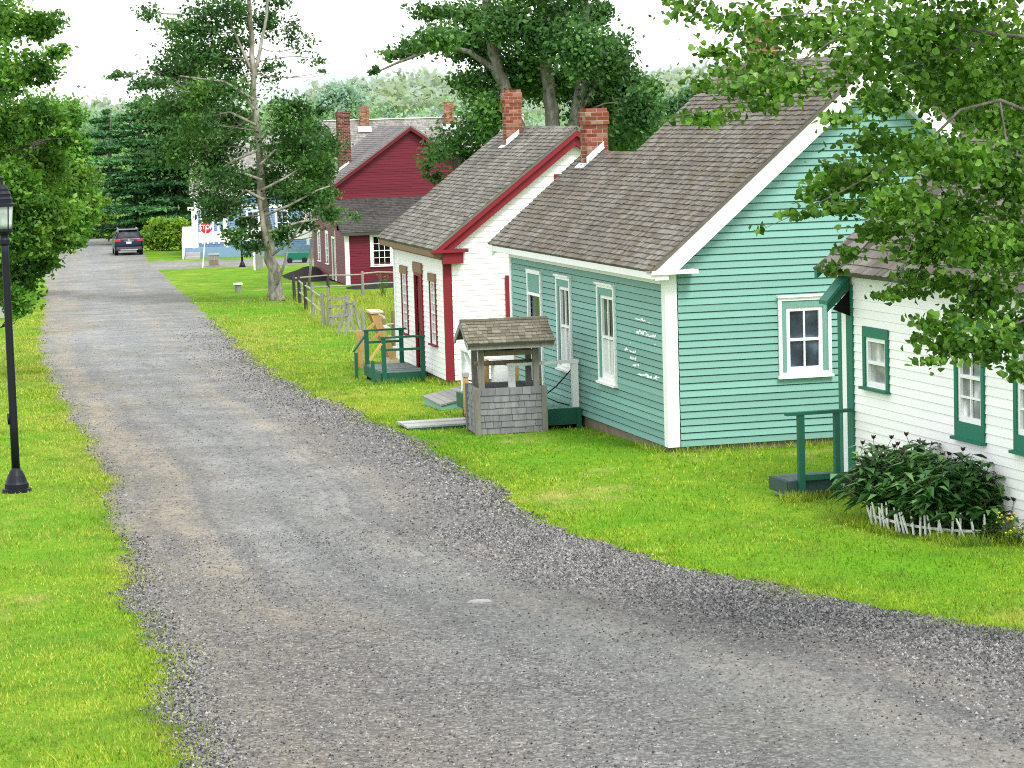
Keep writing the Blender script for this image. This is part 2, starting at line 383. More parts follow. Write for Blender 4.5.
def chimney(root, x, y, z0, z1, w, d, M=None, cap=.0, flash=None):
    M = M or M_brick; m = MB(); h = .075; gap = .015; k = 0; z = z0
    def ring(z, h, w, d, k):
        for side in range(4):
            L = w if side % 2 == 0 else d; T = d if side % 2 == 0 else w
            n = max(2, round(L/.21)); bl = L/n; st = -(bl/2) if k % 2 else 0
            u = st
            while u < L-.01:
                a = max(u, 0)+gap/2; b = min(u+bl, L)-gap/2; u += bl
                if b-a < .02: continue
                o = random.uniform(-.004, .004); e = .04
                if side == 0: m.box(x-w/2+a, x-w/2+b, y-d/2-o, y-d/2+e, z, z+h-gap)
                elif side == 2: m.box(x-w/2+a, x-w/2+b, y+d/2-e, y+d/2+o, z, z+h-gap)
                elif side == 1: m.box(x+w/2-e, x+w/2+o, y-d/2+a, y-d/2+b, z, z+h-gap)
                else: m.box(x-w/2-o, x-w/2+e, y-d/2+a, y-d/2+b, z, z+h-gap)
    n = int((z1-z0)/h)
    for k in range(n):
        z = z0+k*h; ex = cap if k >= n-4 and k < n-1 else 0
        ring(z, h, w+2*ex, d+2*ex, k)
    c = m.build('chimney', M, root)
    m = MB(); i = .008; m.box(x-w/2+i, x+w/2-i, y-d/2+i, y+d/2-i, z0-.02, z0+n*h-.02)
    if cap: m.box(x-w/2-cap+i, x+w/2+cap-i, y-d/2-cap+i, y+d/2+cap-i, z0+(n-4)*h, z0+(n-1)*h-.008)
    m.build('mortar_core', M_mortar, c)
    if flash:
        m = MB()
        for pts in flash: m.add(pts, [(0,1,2,3)])
        m.build('flashing', M_flash, c)
    return c

# ------------------------------------------------------------------ world and sun
EL, AZ = R(52), R(150)                     # sun behind the camera, to its right
w = bpy.data.worlds.new('World'); SC.world = w; w.use_nodes = True; nt = w.node_tree; nt.nodes.clear(); N = NT(nt)
sky = N.n('ShaderNodeTexSky', sky_type='NISHITA'); sky.sun_disc = False; sky.sun_elevation = EL; sky.sun_rotation = AZ; sky.air_density = 1; sky.dust_density = 4
b1 = N.n('ShaderNodeBackground'); N.l(sky.outputs[0], b1.inputs[0]); b1.inputs[1].default_value = .05
b2 = N.n('ShaderNodeBackground'); b2.inputs[0].default_value = (.97,.985,1.,1); b2.inputs[1].default_value = 1.75   # the white overcast
ad = N.n('ShaderNodeAddShader'); N.l(b1.outputs[0], ad.inputs[0]); N.l(b2.outputs[0], ad.inputs[1])
o = N.n('ShaderNodeOutputWorld'); N.l(ad.outputs[0], o.inputs[0])
sl = bpy.data.lights.new('sun', 'SUN'); so = bpy.data.objects.new('sun', sl); COL.objects.link(so)
sl.energy = 2.9; sl.angle = R(16); sl.color = (1,.975,.94)
sd = Vector((math.sin(AZ)*math.cos(EL), math.cos(AZ)*math.cos(EL), math.sin(EL)))
so.rotation_euler = sd.to_track_quat('Z', 'Y').to_euler(); so.location = (10, -20, 40)
SC.view_settings.view_transform = 'Standard'; SC.view_settings.look = 'None'; SC.view_settings.exposure = 0; SC.view_settings.gamma = 1
SC.render.engine = 'CYCLES'; SC.cycles.use_denoising = DENOISE; SC.cycles.pixel_filter_type = 'BLACKMAN_HARRIS'; SC.cycles.filter_width = 1.05; SC.cycles.max_bounces = 6; SC.cycles.diffuse_bounces = 3; SC.cycles.transmission_bounces = 4
SC.cycles.sample_clamp_indirect = 6

# ------------------------------------------------------------------ ground
def grassm():
    M, nt = mat('lawn_ground'); N = NT(nt); tc = N.n('ShaderNodeTexCoord').outputs['Object']
    fine = N.noise(16, 4, .7, tc); vf = N.noise(70, 3, .7, tc, (1, .5, 1)); mid = N.noise(1.1, 6, .65, tc)
    col = N.ramp(mid, [(.28, (.065,.17,.012)), (.5, (.135,.265,.015)), (.7, (.24,.35,.026))])
    a = N.noise(.20, 4, .6, tc, (1, .7, 1)); col = N.mix(N.ramp(a, [(.36, .75), (.5, 0)]), col, (.10,.29,.010)); col = N.mix(N.ramp(a, [(.56, 0), (.72, .4)]), col, (.36,.42,.05))
    m2 = N.noise(3.2, 5, .7, tc, (1, .5, 1)); col = N.mix(N.ramp(m2, [(.36, .5), (.5, 0)]), col, (.08,.20,.012))
    d = N.noise(.42, 5, .7, tc, (1, .55, 1)); col = N.mix(N.ramp(d, [(.56, 0), (.68, .7)]), col, (.42,.36,.13)); col = N.mix(N.ramp(d, [(.30, .65), (.42, 0)]), col, (.13,.20,.025))
    col = N.mix(N.ramp(fine, [(.32, .6), (.55, 0)]), col, (.05,.13,.008))
    col = N.mix(N.ramp(vf, [(.3, .5), (.55, 0)]), col, (.06,.15,.01))
    finish(N, col, .95, fine, .5, .05, spec=.05); return M
M_grass = grassm()
ys = np.concatenate([np.arange(-60, 8, 4), np.arange(8, 70, .5), np.arange(70, 260, 2.), np.arange(260, 600, 20), np.arange(600, 3000, 200)])
xs = np.concatenate([np.arange(-1500, -90, 100), np.arange(-90, -22, 4), np.arange(-22, 22, .5), np.arange(22, 90, 4), np.arange(90, 1600, 100)])
X, Y = np.meshgrid(xs, ys); Z = gv(Y)+hum(X, Y)
nx = len(xs); ny = len(ys); ii = np.arange(nx*ny).reshape(ny, nx)
Fc = np.stack([ii[:-1,:-1], ii[:-1,1:], ii[1:,1:], ii[1:,:-1]], -1).reshape(-1, 4)
tag(npmesh('ground', np.stack([X, Y, Z], -1).reshape(-1, 3), Fc, M_grass, smooth=True), kind='structure')

def gravelm():
    M, nt = mat('gravel_road'); N = NT(nt); tcn = N.n('ShaderNodeTexCoord'); tc = tcn.outputs['Object']; uv = tcn.outputs['UV']
    sx = N.n('ShaderNodeSeparateXYZ'); N.l(uv, sx.inputs[0]); u = sx.outputs[0]; sy = sx.outputs[1]
    wob = N.noise(.12, 4, .6, tc); u2 = N.math('ADD', u, N.math('MULTIPLY', N.math('SUBTRACT', wob, .5), .35))
    col = N.ramp(u2, [(0., (.20,.185,.155)), (.10, (.25,.225,.18)), (.22, (.20,.195,.18)), (.36, (.27,.275,.265)), (.48, (.215,.225,.215)), (.62, (.26,.26,.245)), (.72, (.23,.22,.195)), (.86, (.20,.19,.17)), (1., (.24,.21,.165))])
    cx = N.n('ShaderNodeCombineXYZ'); N.l(N.math('MULTIPLY', u, 11.), cx.inputs[0]); N.l(N.math('MULTIPLY', sy, 5.), cx.inputs[1]); trk = N.noise(1., 5, .6, cx.outputs[0])
    col = N.mix(N.ramp(trk, [(.36, .55), (.5, 0)]), col, (.125,.125,.118)); col = N.mix(N.ramp(trk, [(.54, 0), (.68, .5)]), col, (.28,.265,.235))
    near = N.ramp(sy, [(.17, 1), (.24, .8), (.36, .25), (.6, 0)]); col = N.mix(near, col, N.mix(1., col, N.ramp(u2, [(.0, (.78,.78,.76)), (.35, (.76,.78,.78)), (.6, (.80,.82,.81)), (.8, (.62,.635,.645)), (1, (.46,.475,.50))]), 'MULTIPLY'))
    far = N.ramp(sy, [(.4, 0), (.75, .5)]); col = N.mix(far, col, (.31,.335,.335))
    tn = N.noise(1., 4, .6, cx.outputs[0]); tw = N.ramp(u2, [(.0, .5), (.12, .9), (.26, .35), (.4, .0), (.56, .15), (.66, .6), (.76, .2), (.84, 0)]); col = N.mix(N.math('MULTIPLY', tw, N.ramp(tn, [(.42, 0), (.6, .8)])), col, (.37,.31,.215))
    blot = N.noise(.55, 5, .65, tc); col = N.mix(N.ramp(blot, [(.4, .4), (.6, 0)]), col, (.085,.09,.092))
    bl2 = N.noise(.3, 4, .6, tc, (1, .35, 1)); col = N.mix(N.ramp(bl2, [(.5, 0), (.7, .3)]), col, (.25,.25,.24))
    ol = N.noise(.22, 4, .6, tc, (1, .7, 1)); col = N.mix(N.ramp(ol, [(.5, 0), (.68, .45)]), col, (.15,.14,.095))
    edge = N.ramp(u2, [(.0, 1), (.22, .9), (.4, .0), (.82, 0), (.9, .25), (1, .0)])
    sand = N.noise(.8, 6, .7, tc, (1, .5, 1)); sf = N.math('MULTIPLY', N.ramp(sand, [(.52, 0), (.72, .6)]), edge); col = N.mix(sf, col, (.32,.25,.16))
    s2 = N.noise(.35, 5, .65, tc, (.7, .7, 1)); col = N.mix(N.ramp(s2, [(.62, 0), (.78, .28)]), col, (.26,.20,.12))
    fine = N.noise(22, 4, .75, tc, (1, .35, 1)); col = N.mix(N.ramp(fine, [(.34, .75), (.5, 0)]), col, (.045,.045,.047))
    f2 = N.noise(34, 3, .7, tc, (1, .35, 1)); col = N.mix(N.ramp(f2, [(.55, 0), (.72, .6)]), col, (.38,.375,.36))
    f3 = N.noise(6, 4, .8, tc, (1, .45, 1)); col = N.mix(N.ramp(f3, [(.36, .42), (.5, 0)]), col, (.08,.08,.08)); col = N.mix(N.ramp(f3, [(.55, 0), (.7, .35)]), col, (.34,.33,.31))
    def stones(scale):
        v = N.n('ShaderNodeTexVoronoi'); v.inputs['Scale'].default_value = scale; N.l(tc, v.inputs['Vector']); sp = N.n('ShaderNodeSeparateColor'); N.l(v.outputs['Color'], sp.inputs[0])
        c = N.ramp(sp.outputs[0], [(0, (.05,.05,.05)), (.3, (.14,.14,.138)), (.7, (.24,.235,.225)), (.9, (.34,.325,.30)), (1, (.46,.44,.41))])
        return N.mix(N.ramp(v.outputs['Distance'], [(.36, 0), (.62, .85)]), c, (.02,.02,.021)), v.outputs['Distance']
    ca, da = stones(30); cb, db = stones(17)
    cm = N.noise(.4, 4, .65, tc, (1, .6, 1)); band = N.ramp(u2, [(.0, .25), (.14, .1), (.3, .0), (.66, 0), (.80, .75), (.9, 1), (1, 1)])
    lowl = N.math('MULTIPLY', N.ramp(sy, [(.17, 1), (.23, .9), (.29, 0)]), N.ramp(u2, [(.0, .9), (.42, .75), (.56, .1), (.8, .3)]))
    coarse = N.math('MINIMUM', 1., N.math('ADD', N.math('MAXIMUM', N.math('MULTIPLY', band, N.ramp(sy, [(.30, 1), (.55, .15)])), lowl), N.ramp(cm, [(.5, 0), (.75, .5)])))
    dens = N.math('MULTIPLY', N.math('ADD', .26, N.math('MULTIPLY', coarse, .5)), N.ramp(sy, [(.2, 1), (.4, .6), (.7, .22)]))
    col = N.mix(N.math('MULTIPLY', dens, .6), col, ca); col = N.mix(N.math('MULTIPLY', coarse, .35), col, cb)
    hgt = N.math('ADD', fine, N.math('MULTIPLY', db, N.math('MULTIPLY', coarse, -1.)))
    finish(N, col, .95, hgt, .7, .03, spec=.10); return M
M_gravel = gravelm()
def strip_mesh(name, rows, M, nu, z_off, jit=0.):
    """rows: list of (pL, pR, v) ground points; adds a u,v map"""
    V = []; uvs = []
    for i, (a, b, v) in enumerate(rows):
        for j in range(nu+1):
            t = j/nu; x = a[0]+(b[0]-a[0])*t; y = a[1]+(b[1]-a[1])*t
            V.append((x, y, gv(y)+z_off-(.8*z_off if j in (0, nu) else 0))); uvs.append((t, v))
    Fq = [(i*(nu+1)+j, i*(nu+1)+j+1, (i+1)*(nu+1)+j+1, (i+1)*(nu+1)+j) for i in range(len(rows)-1) for j in range(nu)]
    o = npmesh(name, V, Fq, M, smooth=True); me = o.data; ul = me.uv_layers.new(name='UVMap')
    idx = np.array(Fq).ravel(); ul.data.foreach_set('uv', np.array(uvs, np.float32)[idx].ravel())
    return tag(o, kind='structure')
rows = []; y = -40.
while y < 240:
    rows.append(((xL(y)-.05, y), (xR(y)+.05, y), y/100)); y += .12 if 10 < y < 60 else .5
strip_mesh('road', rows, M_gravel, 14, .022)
rows = []
for i in range(40):                        # the lane leaving to the right, and the one to the left
    x = -21.5+i*1.2; yc = 150.5+.10*(x+20)+max(0, x+8)*.12; hw = 4.6+2.2*math.exp(-(x+21)/1.8)*(i < 8)+.15*math.sin(i*2.3)
    rows.append(((x, yc-hw), (x+.2, yc+hw), .9+i*.01))
strip_mesh('side_road', rows, M_gravel, 8, .010)
rows = []
for i in range(24):
    x = -25.-i*1.3; yc = 151+(-x-25)*.15; hw = 5.2+2.5*math.exp((x+25)/2.)+.2*math.sin(i*1.9)
    rows.append(((x, yc-hw), (x-.1, yc+hw), .9+i*.01))
strip_mesh('side_lane', rows, M_gravel, 8, .014)

# hills and far wood, pale with distance haze
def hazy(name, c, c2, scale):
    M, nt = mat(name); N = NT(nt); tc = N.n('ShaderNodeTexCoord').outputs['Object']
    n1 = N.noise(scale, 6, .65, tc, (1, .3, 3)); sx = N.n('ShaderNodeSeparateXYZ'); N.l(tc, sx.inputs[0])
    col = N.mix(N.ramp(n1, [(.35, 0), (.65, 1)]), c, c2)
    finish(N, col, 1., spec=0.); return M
def ridge(name, Y, prof, M, seed):
    V = []; rr = random.Random(seed); xs_ = np.linspace(-1., 1., 260)
    for t in xs_:
        px = 512+t*1500; py = np.interp(px, [a for a, b in prof], [b for a, b in prof])
        py += 1.2*math.sin(px*.05+seed)+.8*math.sin(px*.13)+rr.uniform(-1.2, 1.2)
        top = at(px, py, Y); V += [tuple(at(px, 150, Y*.86)*[1,1,0]+[0,0,-4]), (top[0], top[1], top[2]), (top[0]*1.1, top[1]*1.2, -6)]
    Fq = []
    for i in range(len(xs_)-1):
        a = i*3; Fq += [(a, a+3, a+4, a+1), (a+1, a+4, a+5, a+2)]
    return tag(npmesh(name, V, Fq, M, smooth=True), kind='structure')
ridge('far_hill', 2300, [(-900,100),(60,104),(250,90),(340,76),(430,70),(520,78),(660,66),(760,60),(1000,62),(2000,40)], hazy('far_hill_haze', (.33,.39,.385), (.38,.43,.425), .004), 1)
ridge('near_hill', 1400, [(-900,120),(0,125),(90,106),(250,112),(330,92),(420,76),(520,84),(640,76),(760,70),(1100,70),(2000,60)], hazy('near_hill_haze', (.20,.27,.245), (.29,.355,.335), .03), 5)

# ------------------------------------------------------------------ foliage
def leaf_mesh(blobs, size, up_bias=.5, clump=22, shell=.5, shape='quad', sig=.24, asp=.62):
    """blobs: (centre, radii(3), n). Many separate leaf faces gathered in clumps."""
    Cs = []
    for c, r, n in blobs:
        c = np.array(c, float); r = np.array(r, float); k = max(2, int(n//clump))
        d = rng.normal(size=(k, 3)); d /= np.linalg.norm(d, axis=1)[:, None]
        sub = d*(rng.random((k, 1))**shell); wts = rng.random(k)+.25; wts /= wts.sum()
        pick = rng.choice(k, n, p=wts); cl = rng.normal(size=(n, 3))*sig*(.6+.8*rng.random((k, 1))[pick]); cl[:, 2] *= .7
        Cs.append(c+(sub[pick]+cl)*r)
    P = np.concatenate(Cs); n = len(P)
    nr = rng.normal(size=(n, 3)); nr[:, 2] += up_bias*1.5; nr /= np.linalg.norm(nr, axis=1)[:, None]
    a = rng.normal(size=(n, 3)); a -= nr*(a*nr).sum(1)[:, None]; a /= np.linalg.norm(a, axis=1)[:, None]; b = np.cross(nr, a)
    s = (size*(.6+.8*rng.random(n)))[:, None]
    if shape == 'quad':
        V = np.stack([P-a*s*.5, P+b*s*asp*.5-a*s*.05, P+a*s*.5, P-b*s*asp*.5-a*s*.05], 1).reshape(-1, 3); Fq = np.arange(n*4).reshape(n, 4)
    else:                                  # rounded leaf folded along the midrib
        q = nr*s*.12; wob = (.8+.4*rng.random(n))[:, None]
        V = np.stack([P-a*s*.5, P+b*s*.42*wob-a*s*.22+q, P+b*s*.40*wob+a*s*.15+q, P+a*s*.5-nr*s*.15, P-b*s*.40*wob+a*s*.15+q, P-b*s*.42*wob-a*s*.22+q], 1).reshape(-1, 3)
        k = np.arange(n)[:, None]*6; Fq = np.concatenate([k+[0,1,2,3], k+[0,3,4,5]], 0)
    return V, Fq
def tree(name, label, base, trunk, blobs, size, LM, BM, group=None, cat='tree', limb_r=.05, limbs=True, extra=(), **kw):
    """trunk: list of paths [(point, radius)...]; blobs in world space; a limb is drawn to every blob"""
    t = thing(name, label, cat, base, group=group); b = np.array(base, float)
    m = MB(); allp = []
    for path in trunk:
        pts = [np.array(p, float) for p, r in path]; rad = [r for p, r in path]
        # resample with a little wander
        P2 = []; R2 = []
        for i in range(len(pts)-1):
            for k in range(4):
                s = k/4; q = pts[i]*(1-s)+pts[i+1]*s+(rng.normal(size=3)*rad[i]*.18 if k else 0); P2.append(q); R2.append(rad[i]*(1-s)+rad[i+1]*s)
        P2.append(pts[-1]); R2.append(rad[-1])
        m.tube([p-b for p in P2], R2, 10); allp += list(zip(P2, R2))
    if limbs:
        for c, r, n in blobs:
            c = np.array(c, float); best = min(allp, key=lambda q: np.linalg.norm(q[0]-c)*1.0+max(0, (q[0][2]-c[2]))*2.0)
            p0, rr = best; L = np.linalg.norm(c-p0)
            if L < .15: continue
            k = 5; pts = []; rad = []; rs = min(rr*.55, limb_r*(.4+L*.12))
            bend = rng.normal(size=3)*L*.08; bend[2] -= L*.05
            for i in range(k+1):
                s = i/k; pts.append(p0*(1-s)+c*s+bend*math.sin(math.pi*s)-b); rad.append(rs*(1-s)+.006*s+.004)
            m.tube(pts, rad, 5)
            for _ in range(4):             # twigs
                e = c+rng.normal(size=3)*np.array(r)*.6; q = pts[3]+b; md = (q+e)/2+rng.normal(size=3)*L*.04
                m.tube([q-b, md-b, e-b], [rs*.4+.004, rs*.25+.003, .004], 4)
    for pts, rad in extra: m.tube([np.array(p, float)-b for p in pts], rad, 6)
    m.build('trunk', BM, t, smooth=True)
    V, Fq = leaf_mesh(blobs, size, **kw); npmesh('crown', V-b, Fq, LM, t)
    return t
DN = 2.3
def pxblobs(L, D, thick=.8, dens=1., dj=.0):
    """blobs laid out as (px, py, rx, ry, n[, depth shift]) at distance D"""
    out = []
    for q in L:
        px, py, rx, ry, n = q[:5]; d = D+(q[5] if len(q) > 5 else rng.normal()*dj); k = d/F
        out.append((at(px, py, d), (rx*k, max(rx, ry)*k*thick, ry*k), max(4, int(n*dens*DN))))
    return out
def path(L, D): return [(at(a, b, D+(q[0] if q else 0)), r*D/F) for a, b, r, *q in L]
def onground(px, D):
    p = at(px, 384, D); return np.array([p[0], D, gv(D)])

LM_maple = leafm('maple_leaves', [(.05,.18,.02), (.13,.33,.035), (.27,.48,.07)], patch=.7, dark=(.02,.08,.01), yellow=(.22,.38,.04))
LM_bright = leafm('bright_green_leaves', [(.05,.20,.02), (.11,.32,.03), (.22,.43,.06)], patch=.6, dark=(.03,.10,.012), yellow=(.30,.42,.05))
LM_poplar = leafm('grey_green_poplar_leaves', [(.028,.09,.026), (.065,.18,.042), (.16,.31,.10)], patch=.6, dark=(.016,.058,.018), yellow=(.13,.29,.035))
LM_dark = leafm('dark_green_leaves', [(.02,.08,.02), (.04,.135,.03), (.08,.20,.05)], patch=.4, dark=(.01,.035,.012))
LM_deep = leafm('deep_green_leaves', [(.025,.085,.02), (.05,.15,.03), (.10,.24,.05)], patch=.4, dark=(.012,.045,.012), yellow=(.06,.20,.03))
LM_pine = leafm('blue_green_needles', [(.05,.17,.06), (.085,.24,.08), (.14,.33,.11)], patch=.35, dark=(.024,.085,.042), trans=.2)
LM_fg = leafm('aspen_leaves', [(.03,.09,.008), (.08,.215,.015), (.155,.34,.038), (.28,.48,.115)], patch=2.2, dark=(.02,.068,.008), trans=.42, rough=.38)  # dark and pale leaf tones stand in for shadows and highlights
LM_gold = leafm('goldenrod_leaves', [(.12,.32,.03), (.22,.42,.04), (.50,.50,.05)], patch=.5, dark=(.06,.19,.02))
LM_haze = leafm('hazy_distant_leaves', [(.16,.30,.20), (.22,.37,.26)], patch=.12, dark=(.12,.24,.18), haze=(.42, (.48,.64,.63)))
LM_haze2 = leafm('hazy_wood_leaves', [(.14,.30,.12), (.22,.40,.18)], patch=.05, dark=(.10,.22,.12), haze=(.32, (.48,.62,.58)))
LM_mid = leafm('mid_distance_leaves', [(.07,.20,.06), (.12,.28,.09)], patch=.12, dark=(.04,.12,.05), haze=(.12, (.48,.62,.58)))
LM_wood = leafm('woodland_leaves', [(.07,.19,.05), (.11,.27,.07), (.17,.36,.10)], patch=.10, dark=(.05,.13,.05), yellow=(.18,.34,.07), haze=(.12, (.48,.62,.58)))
LM_peony = leafm('peony_leaves', [(.02,.075,.018), (.06,.18,.035), (.16,.33,.09)], patch=2.5, dark=(.008,.032,.008), trans=.15, rough=.3)
BK_grey = barkm('pale_grey_bark', (.09,.08,.065), (.18,.165,.145), (.29,.275,.25))
BK_dark = barkm('dark_bark', (.05,.045,.035), (.11,.10,.08), (.19,.17,.14))
BK_birch = barkm('mossy_pale_bark', (.10,.09,.065), (.24,.22,.185), (.40,.38,.345), (5, 5, 1.5))

# left side
tree('maple_tree', 'leafy maple overhanging the lawn behind the black lamp post', onground(-46, 62), [[(onground(-46,62), .30), (at(-40,250,62), .24), (at(-20,120,62), .18), (at(-5,20,62), .10), (at(0,-60,62), .05)]],
     pxblobs([(12,285,26,26,900),(34,262,24,14,600),(62,240,24,12,600),(20,235,30,25,1100),(50,212,32,18,900),(10,190,30,30,1100),(0,130,34,34,1200),(2,78,28,20,800),(-8,20,34,24,1000),(40,25,22,16,500),(38,120,26,20,700),(55,52,14,9,150),(35,70,22,18,500),(20,308,10,7,160),(62,138,16,12,350),(45,165,30,22,800),(-25,60,40,60,1500),(-30,200,30,60,1500),(0,-40,50,40,1200),(16,300,14,16,300)], 62, dj=1.2, dens=1.15),
     .125, LM_maple, BK_dark, group='trees left of the road')
tree('maple_tree', 'bright green bushy tree further back on the left verge', onground(28, 118), [[(onground(28,118), .3), (at(40,220,118), .22), (at(50,130,118), .12), (at(52,95,118), .06)]],
     pxblobs([(72,185,26,26,1100),(52,150,28,30,1000),(84,208,16,22,700),(62,215,26,20,800),(72,232,18,10,400),(40,200,30,40,1200),(66,118,20,18,500),(76,145,14,14,350),(40,120,30,24,700),(20,160,36,50,1000)], 118, dj=1.5, dens=1.5),
     .19, LM_bright, BK_dark, group='trees left of the road')
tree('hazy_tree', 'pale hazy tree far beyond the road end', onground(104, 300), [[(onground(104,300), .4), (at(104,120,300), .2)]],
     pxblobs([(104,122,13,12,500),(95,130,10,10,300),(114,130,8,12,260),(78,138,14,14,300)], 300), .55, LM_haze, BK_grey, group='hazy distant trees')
# evergreens behind the car
def pine(px, D, layers, label):
    b = onground(px, D); tr = [[(b, .28), (at(px,170,D), .2), (at(px+1,min(q[1] for q in layers)-2,D), .03)]]
    tree('pine_tree', label, b, tr, pxblobs(layers, D, thick=.75, dens=1.1, dj=.4), .42, LM_pine, BK_dark, group='evergreens behind the car', up_bias=1.2, clump=30, asp=.32, sig=.14)
def layers(cx, tops):
    return [(cx+dx, py, rx, 3.2, n) for dx, py, rx, n in tops]
pine(140, 186, layers(140, [(6,98,6,90),(-4,106,10,150),(10,113,14,230),(-14,118,18,300),(14,126,26,480),(-20,134,20,360),(6,141,36,760),(-26,147,22,420),(20,152,34,700),(-8,160,44,1000),(24,168,30,620),(-18,176,38,860),(12,184,44,1000),(-22,192,32,700),(18,200,40,900),(-10,209,46,1000),(16,218,40,900),(-14,227,44,900),(10,236,40,700)]), 'dark blue green pine with layered boughs behind the car')
pine(110, 203, layers(106, [(0,112,6,90),(-6,120,12,220),(8,127,14,260),(-8,135,18,360),(10,143,18,360),(-8,152,24,500),(8,162,22,460),(-8,172,26,540),(6,184,26,540),(-6,196,28,560),(6,208,28,560)]), 'smaller slim pine left of the layered pine')
twigs = []
for L in ([(262,190),(285,178),(300,168)],[(266,215),(290,205),(318,190),(330,186)],[(258,150),(235,160),(215,172)],[(254,100),(225,82),(180,76)],[(262,180),(240,172),(228,182),(222,196)],[(256,125),(230,112),(205,118)],[(268,232),(300,222),(330,218)],[(264,200),(246,190),(232,205)],[(260,165),(275,150),(288,152)],[(254,110),(242,92),(236,84)],[(272,255),(292,240),(308,215)]):
    n_ = len(L); twigs.append(([at(a, b, 105.6+.3*i) for i, (a, b) in enumerate(L)], [.05*(1-i/n_)+.018 for i in range(n_)]))
tree('poplar_tree', 'tall sparse poplar with pale straight trunk on the green lawn', onground(276, 107), [path([(278,303,9.2),(275,285,7),(270,250,5.4),(264,205,4.6),(260,160,3.7),(256,120,3.2),(253,85,2.9),(252,45,2.5),(249,0,2),(246,-50,1.3)],107), path([(253,80,2.2),(259,55,1.8),(265,25,1.5),(270,-20,1.1)],107), path([(253,72,1.7),(240,45,1.4),(228,18,1.1),(222,-20,.8)],107), path([(268,250,3),(262,215,2.6),(258,190,2)],106.4), path([(276,285,2),(285,262,1.4),(290,240,.9)],106.5)],
     pxblobs([(185,28,26,14,260),(212,10,26,14,260),(240,14,20,20,220,1),(268,22,14,18,190,1),(150,14,18,9,80),(200,55,34,20,520),(290,30,16,16,60),(228,66,26,20,330,1.2),(122,76,14,5,60),(150,84,22,8,170),(172,72,26,12,300),(315,60,12,8,26),(300,45,16,14,40),(325,72,5,3,12),(275,-5,16,14,150,1),(245,-15,20,12,200),(210,92,40,16,560),(180,110,36,18,520),(236,122,24,22,330,1.6),(290,112,20,18,400),(210,148,38,20,560),(294,148,32,24,620),(175,150,28,18,360),(246,182,26,16,260,1.8),(315,170,18,22,380),(215,180,30,15,300),(268,196,24,14,200,1.8),(312,198,20,16,260),(262,238,18,12,170,1.4),(246,222,12,7,80,1.),(284,236,12,12,130),(330,212,14,12,120),(330,145,16,16,160),(292,192,20,13,200),(300,225,22,10,130),(355,215,8,5,26),(226,206,20,14,240),(200,125,24,14,240),(235,236,14,10,150),(215,168,26,14,260),(276,178,26,18,300,.6),(205,196,18,14,160),(250,248,12,8,90),(282,150,20,16,220,.8),(215,212,20,12,180),(300,205,24,14,220),(270,70,14,14,110,1),(235,40,20,14,160,1),(205,30,24,14,180)], 107, thick=.75, dj=.9, dens=1.42),
     .17, LM_poplar, BK_birch, limb_r=.035, clump=11, sig=.30, shell=.6, extra=twigs)
tree('broadleaf_tree', 'dense dark broadleaf tree standing behind the sparse poplar', onground(178, 187), [[(onground(178,187), .25), (at(180,170,187), .18), (at(186,60,187), .08)]],
     pxblobs([(160,118,34,20,900),(186,62,22,20,600),(170,155,38,26,1300),(182,200,32,28,1100),(200,130,40,30,1300),(195,90,34,24,900),(205,170,36,30,1100),(165,225,24,14,500),(150,190,20,24,500),(240,150,30,34,800),(180,40,16,10,120)], 187, dj=1.5), .28, LM_deep, BK_dark)
tree('apple_tree', 'low leafy tree beside the tall red brick chimney', onground(312, 116), [[(onground(312,116), .07), (at(316,200,116), .05), (at(314,130,116), .025)]],
     pxblobs([(312,130,16,14,350),(300,150,22,20,500),(322,160,16,22,420),(310,185,22,18,450),(328,190,12,14,200),(318,112,9,8,90)], 116, dj=.6), .17, LM_poplar, BK_grey)
def bush(px, D, L, label, LM, size, name='bush', group=None, **kw):
    b = onground(px, D); return tree(name, label, b, [[(b, .05), (b+np.array([0,0,.6]), .03)]], pxblobs(L, D, dj=.4), size, LM, BK_dark, group=group, cat='bush', limb_r=.02, **kw)
bush(168, 173, [(158,238,16,12,800),(172,234,14,13,800),(188,238,12,11,600),(150,232,9,9,400),(164,226,13,9,500),(180,226,10,8,320),(195,232,8,10,260)], 'yellow flowering goldenrod clump to the right of the car', LM_gold, .20, group='bushes at the road end')
bush(99, 198, [(96,224,12,12,500),(107,220,10,16,600),(90,236,9,7,260),(113,238,7,5,200),(104,206,8,10,260)], 'yellow green brush on the bank left of the car', LM_gold, .26, group='bushes at the road end')
bush(150, 192, [(128,236,14,12,500),(150,228,22,18,900),(180,225,22,20,900),(195,205,18,22,700)], 'dark understorey brush below the pines', LM_deep, .28, group='bushes at the road end')
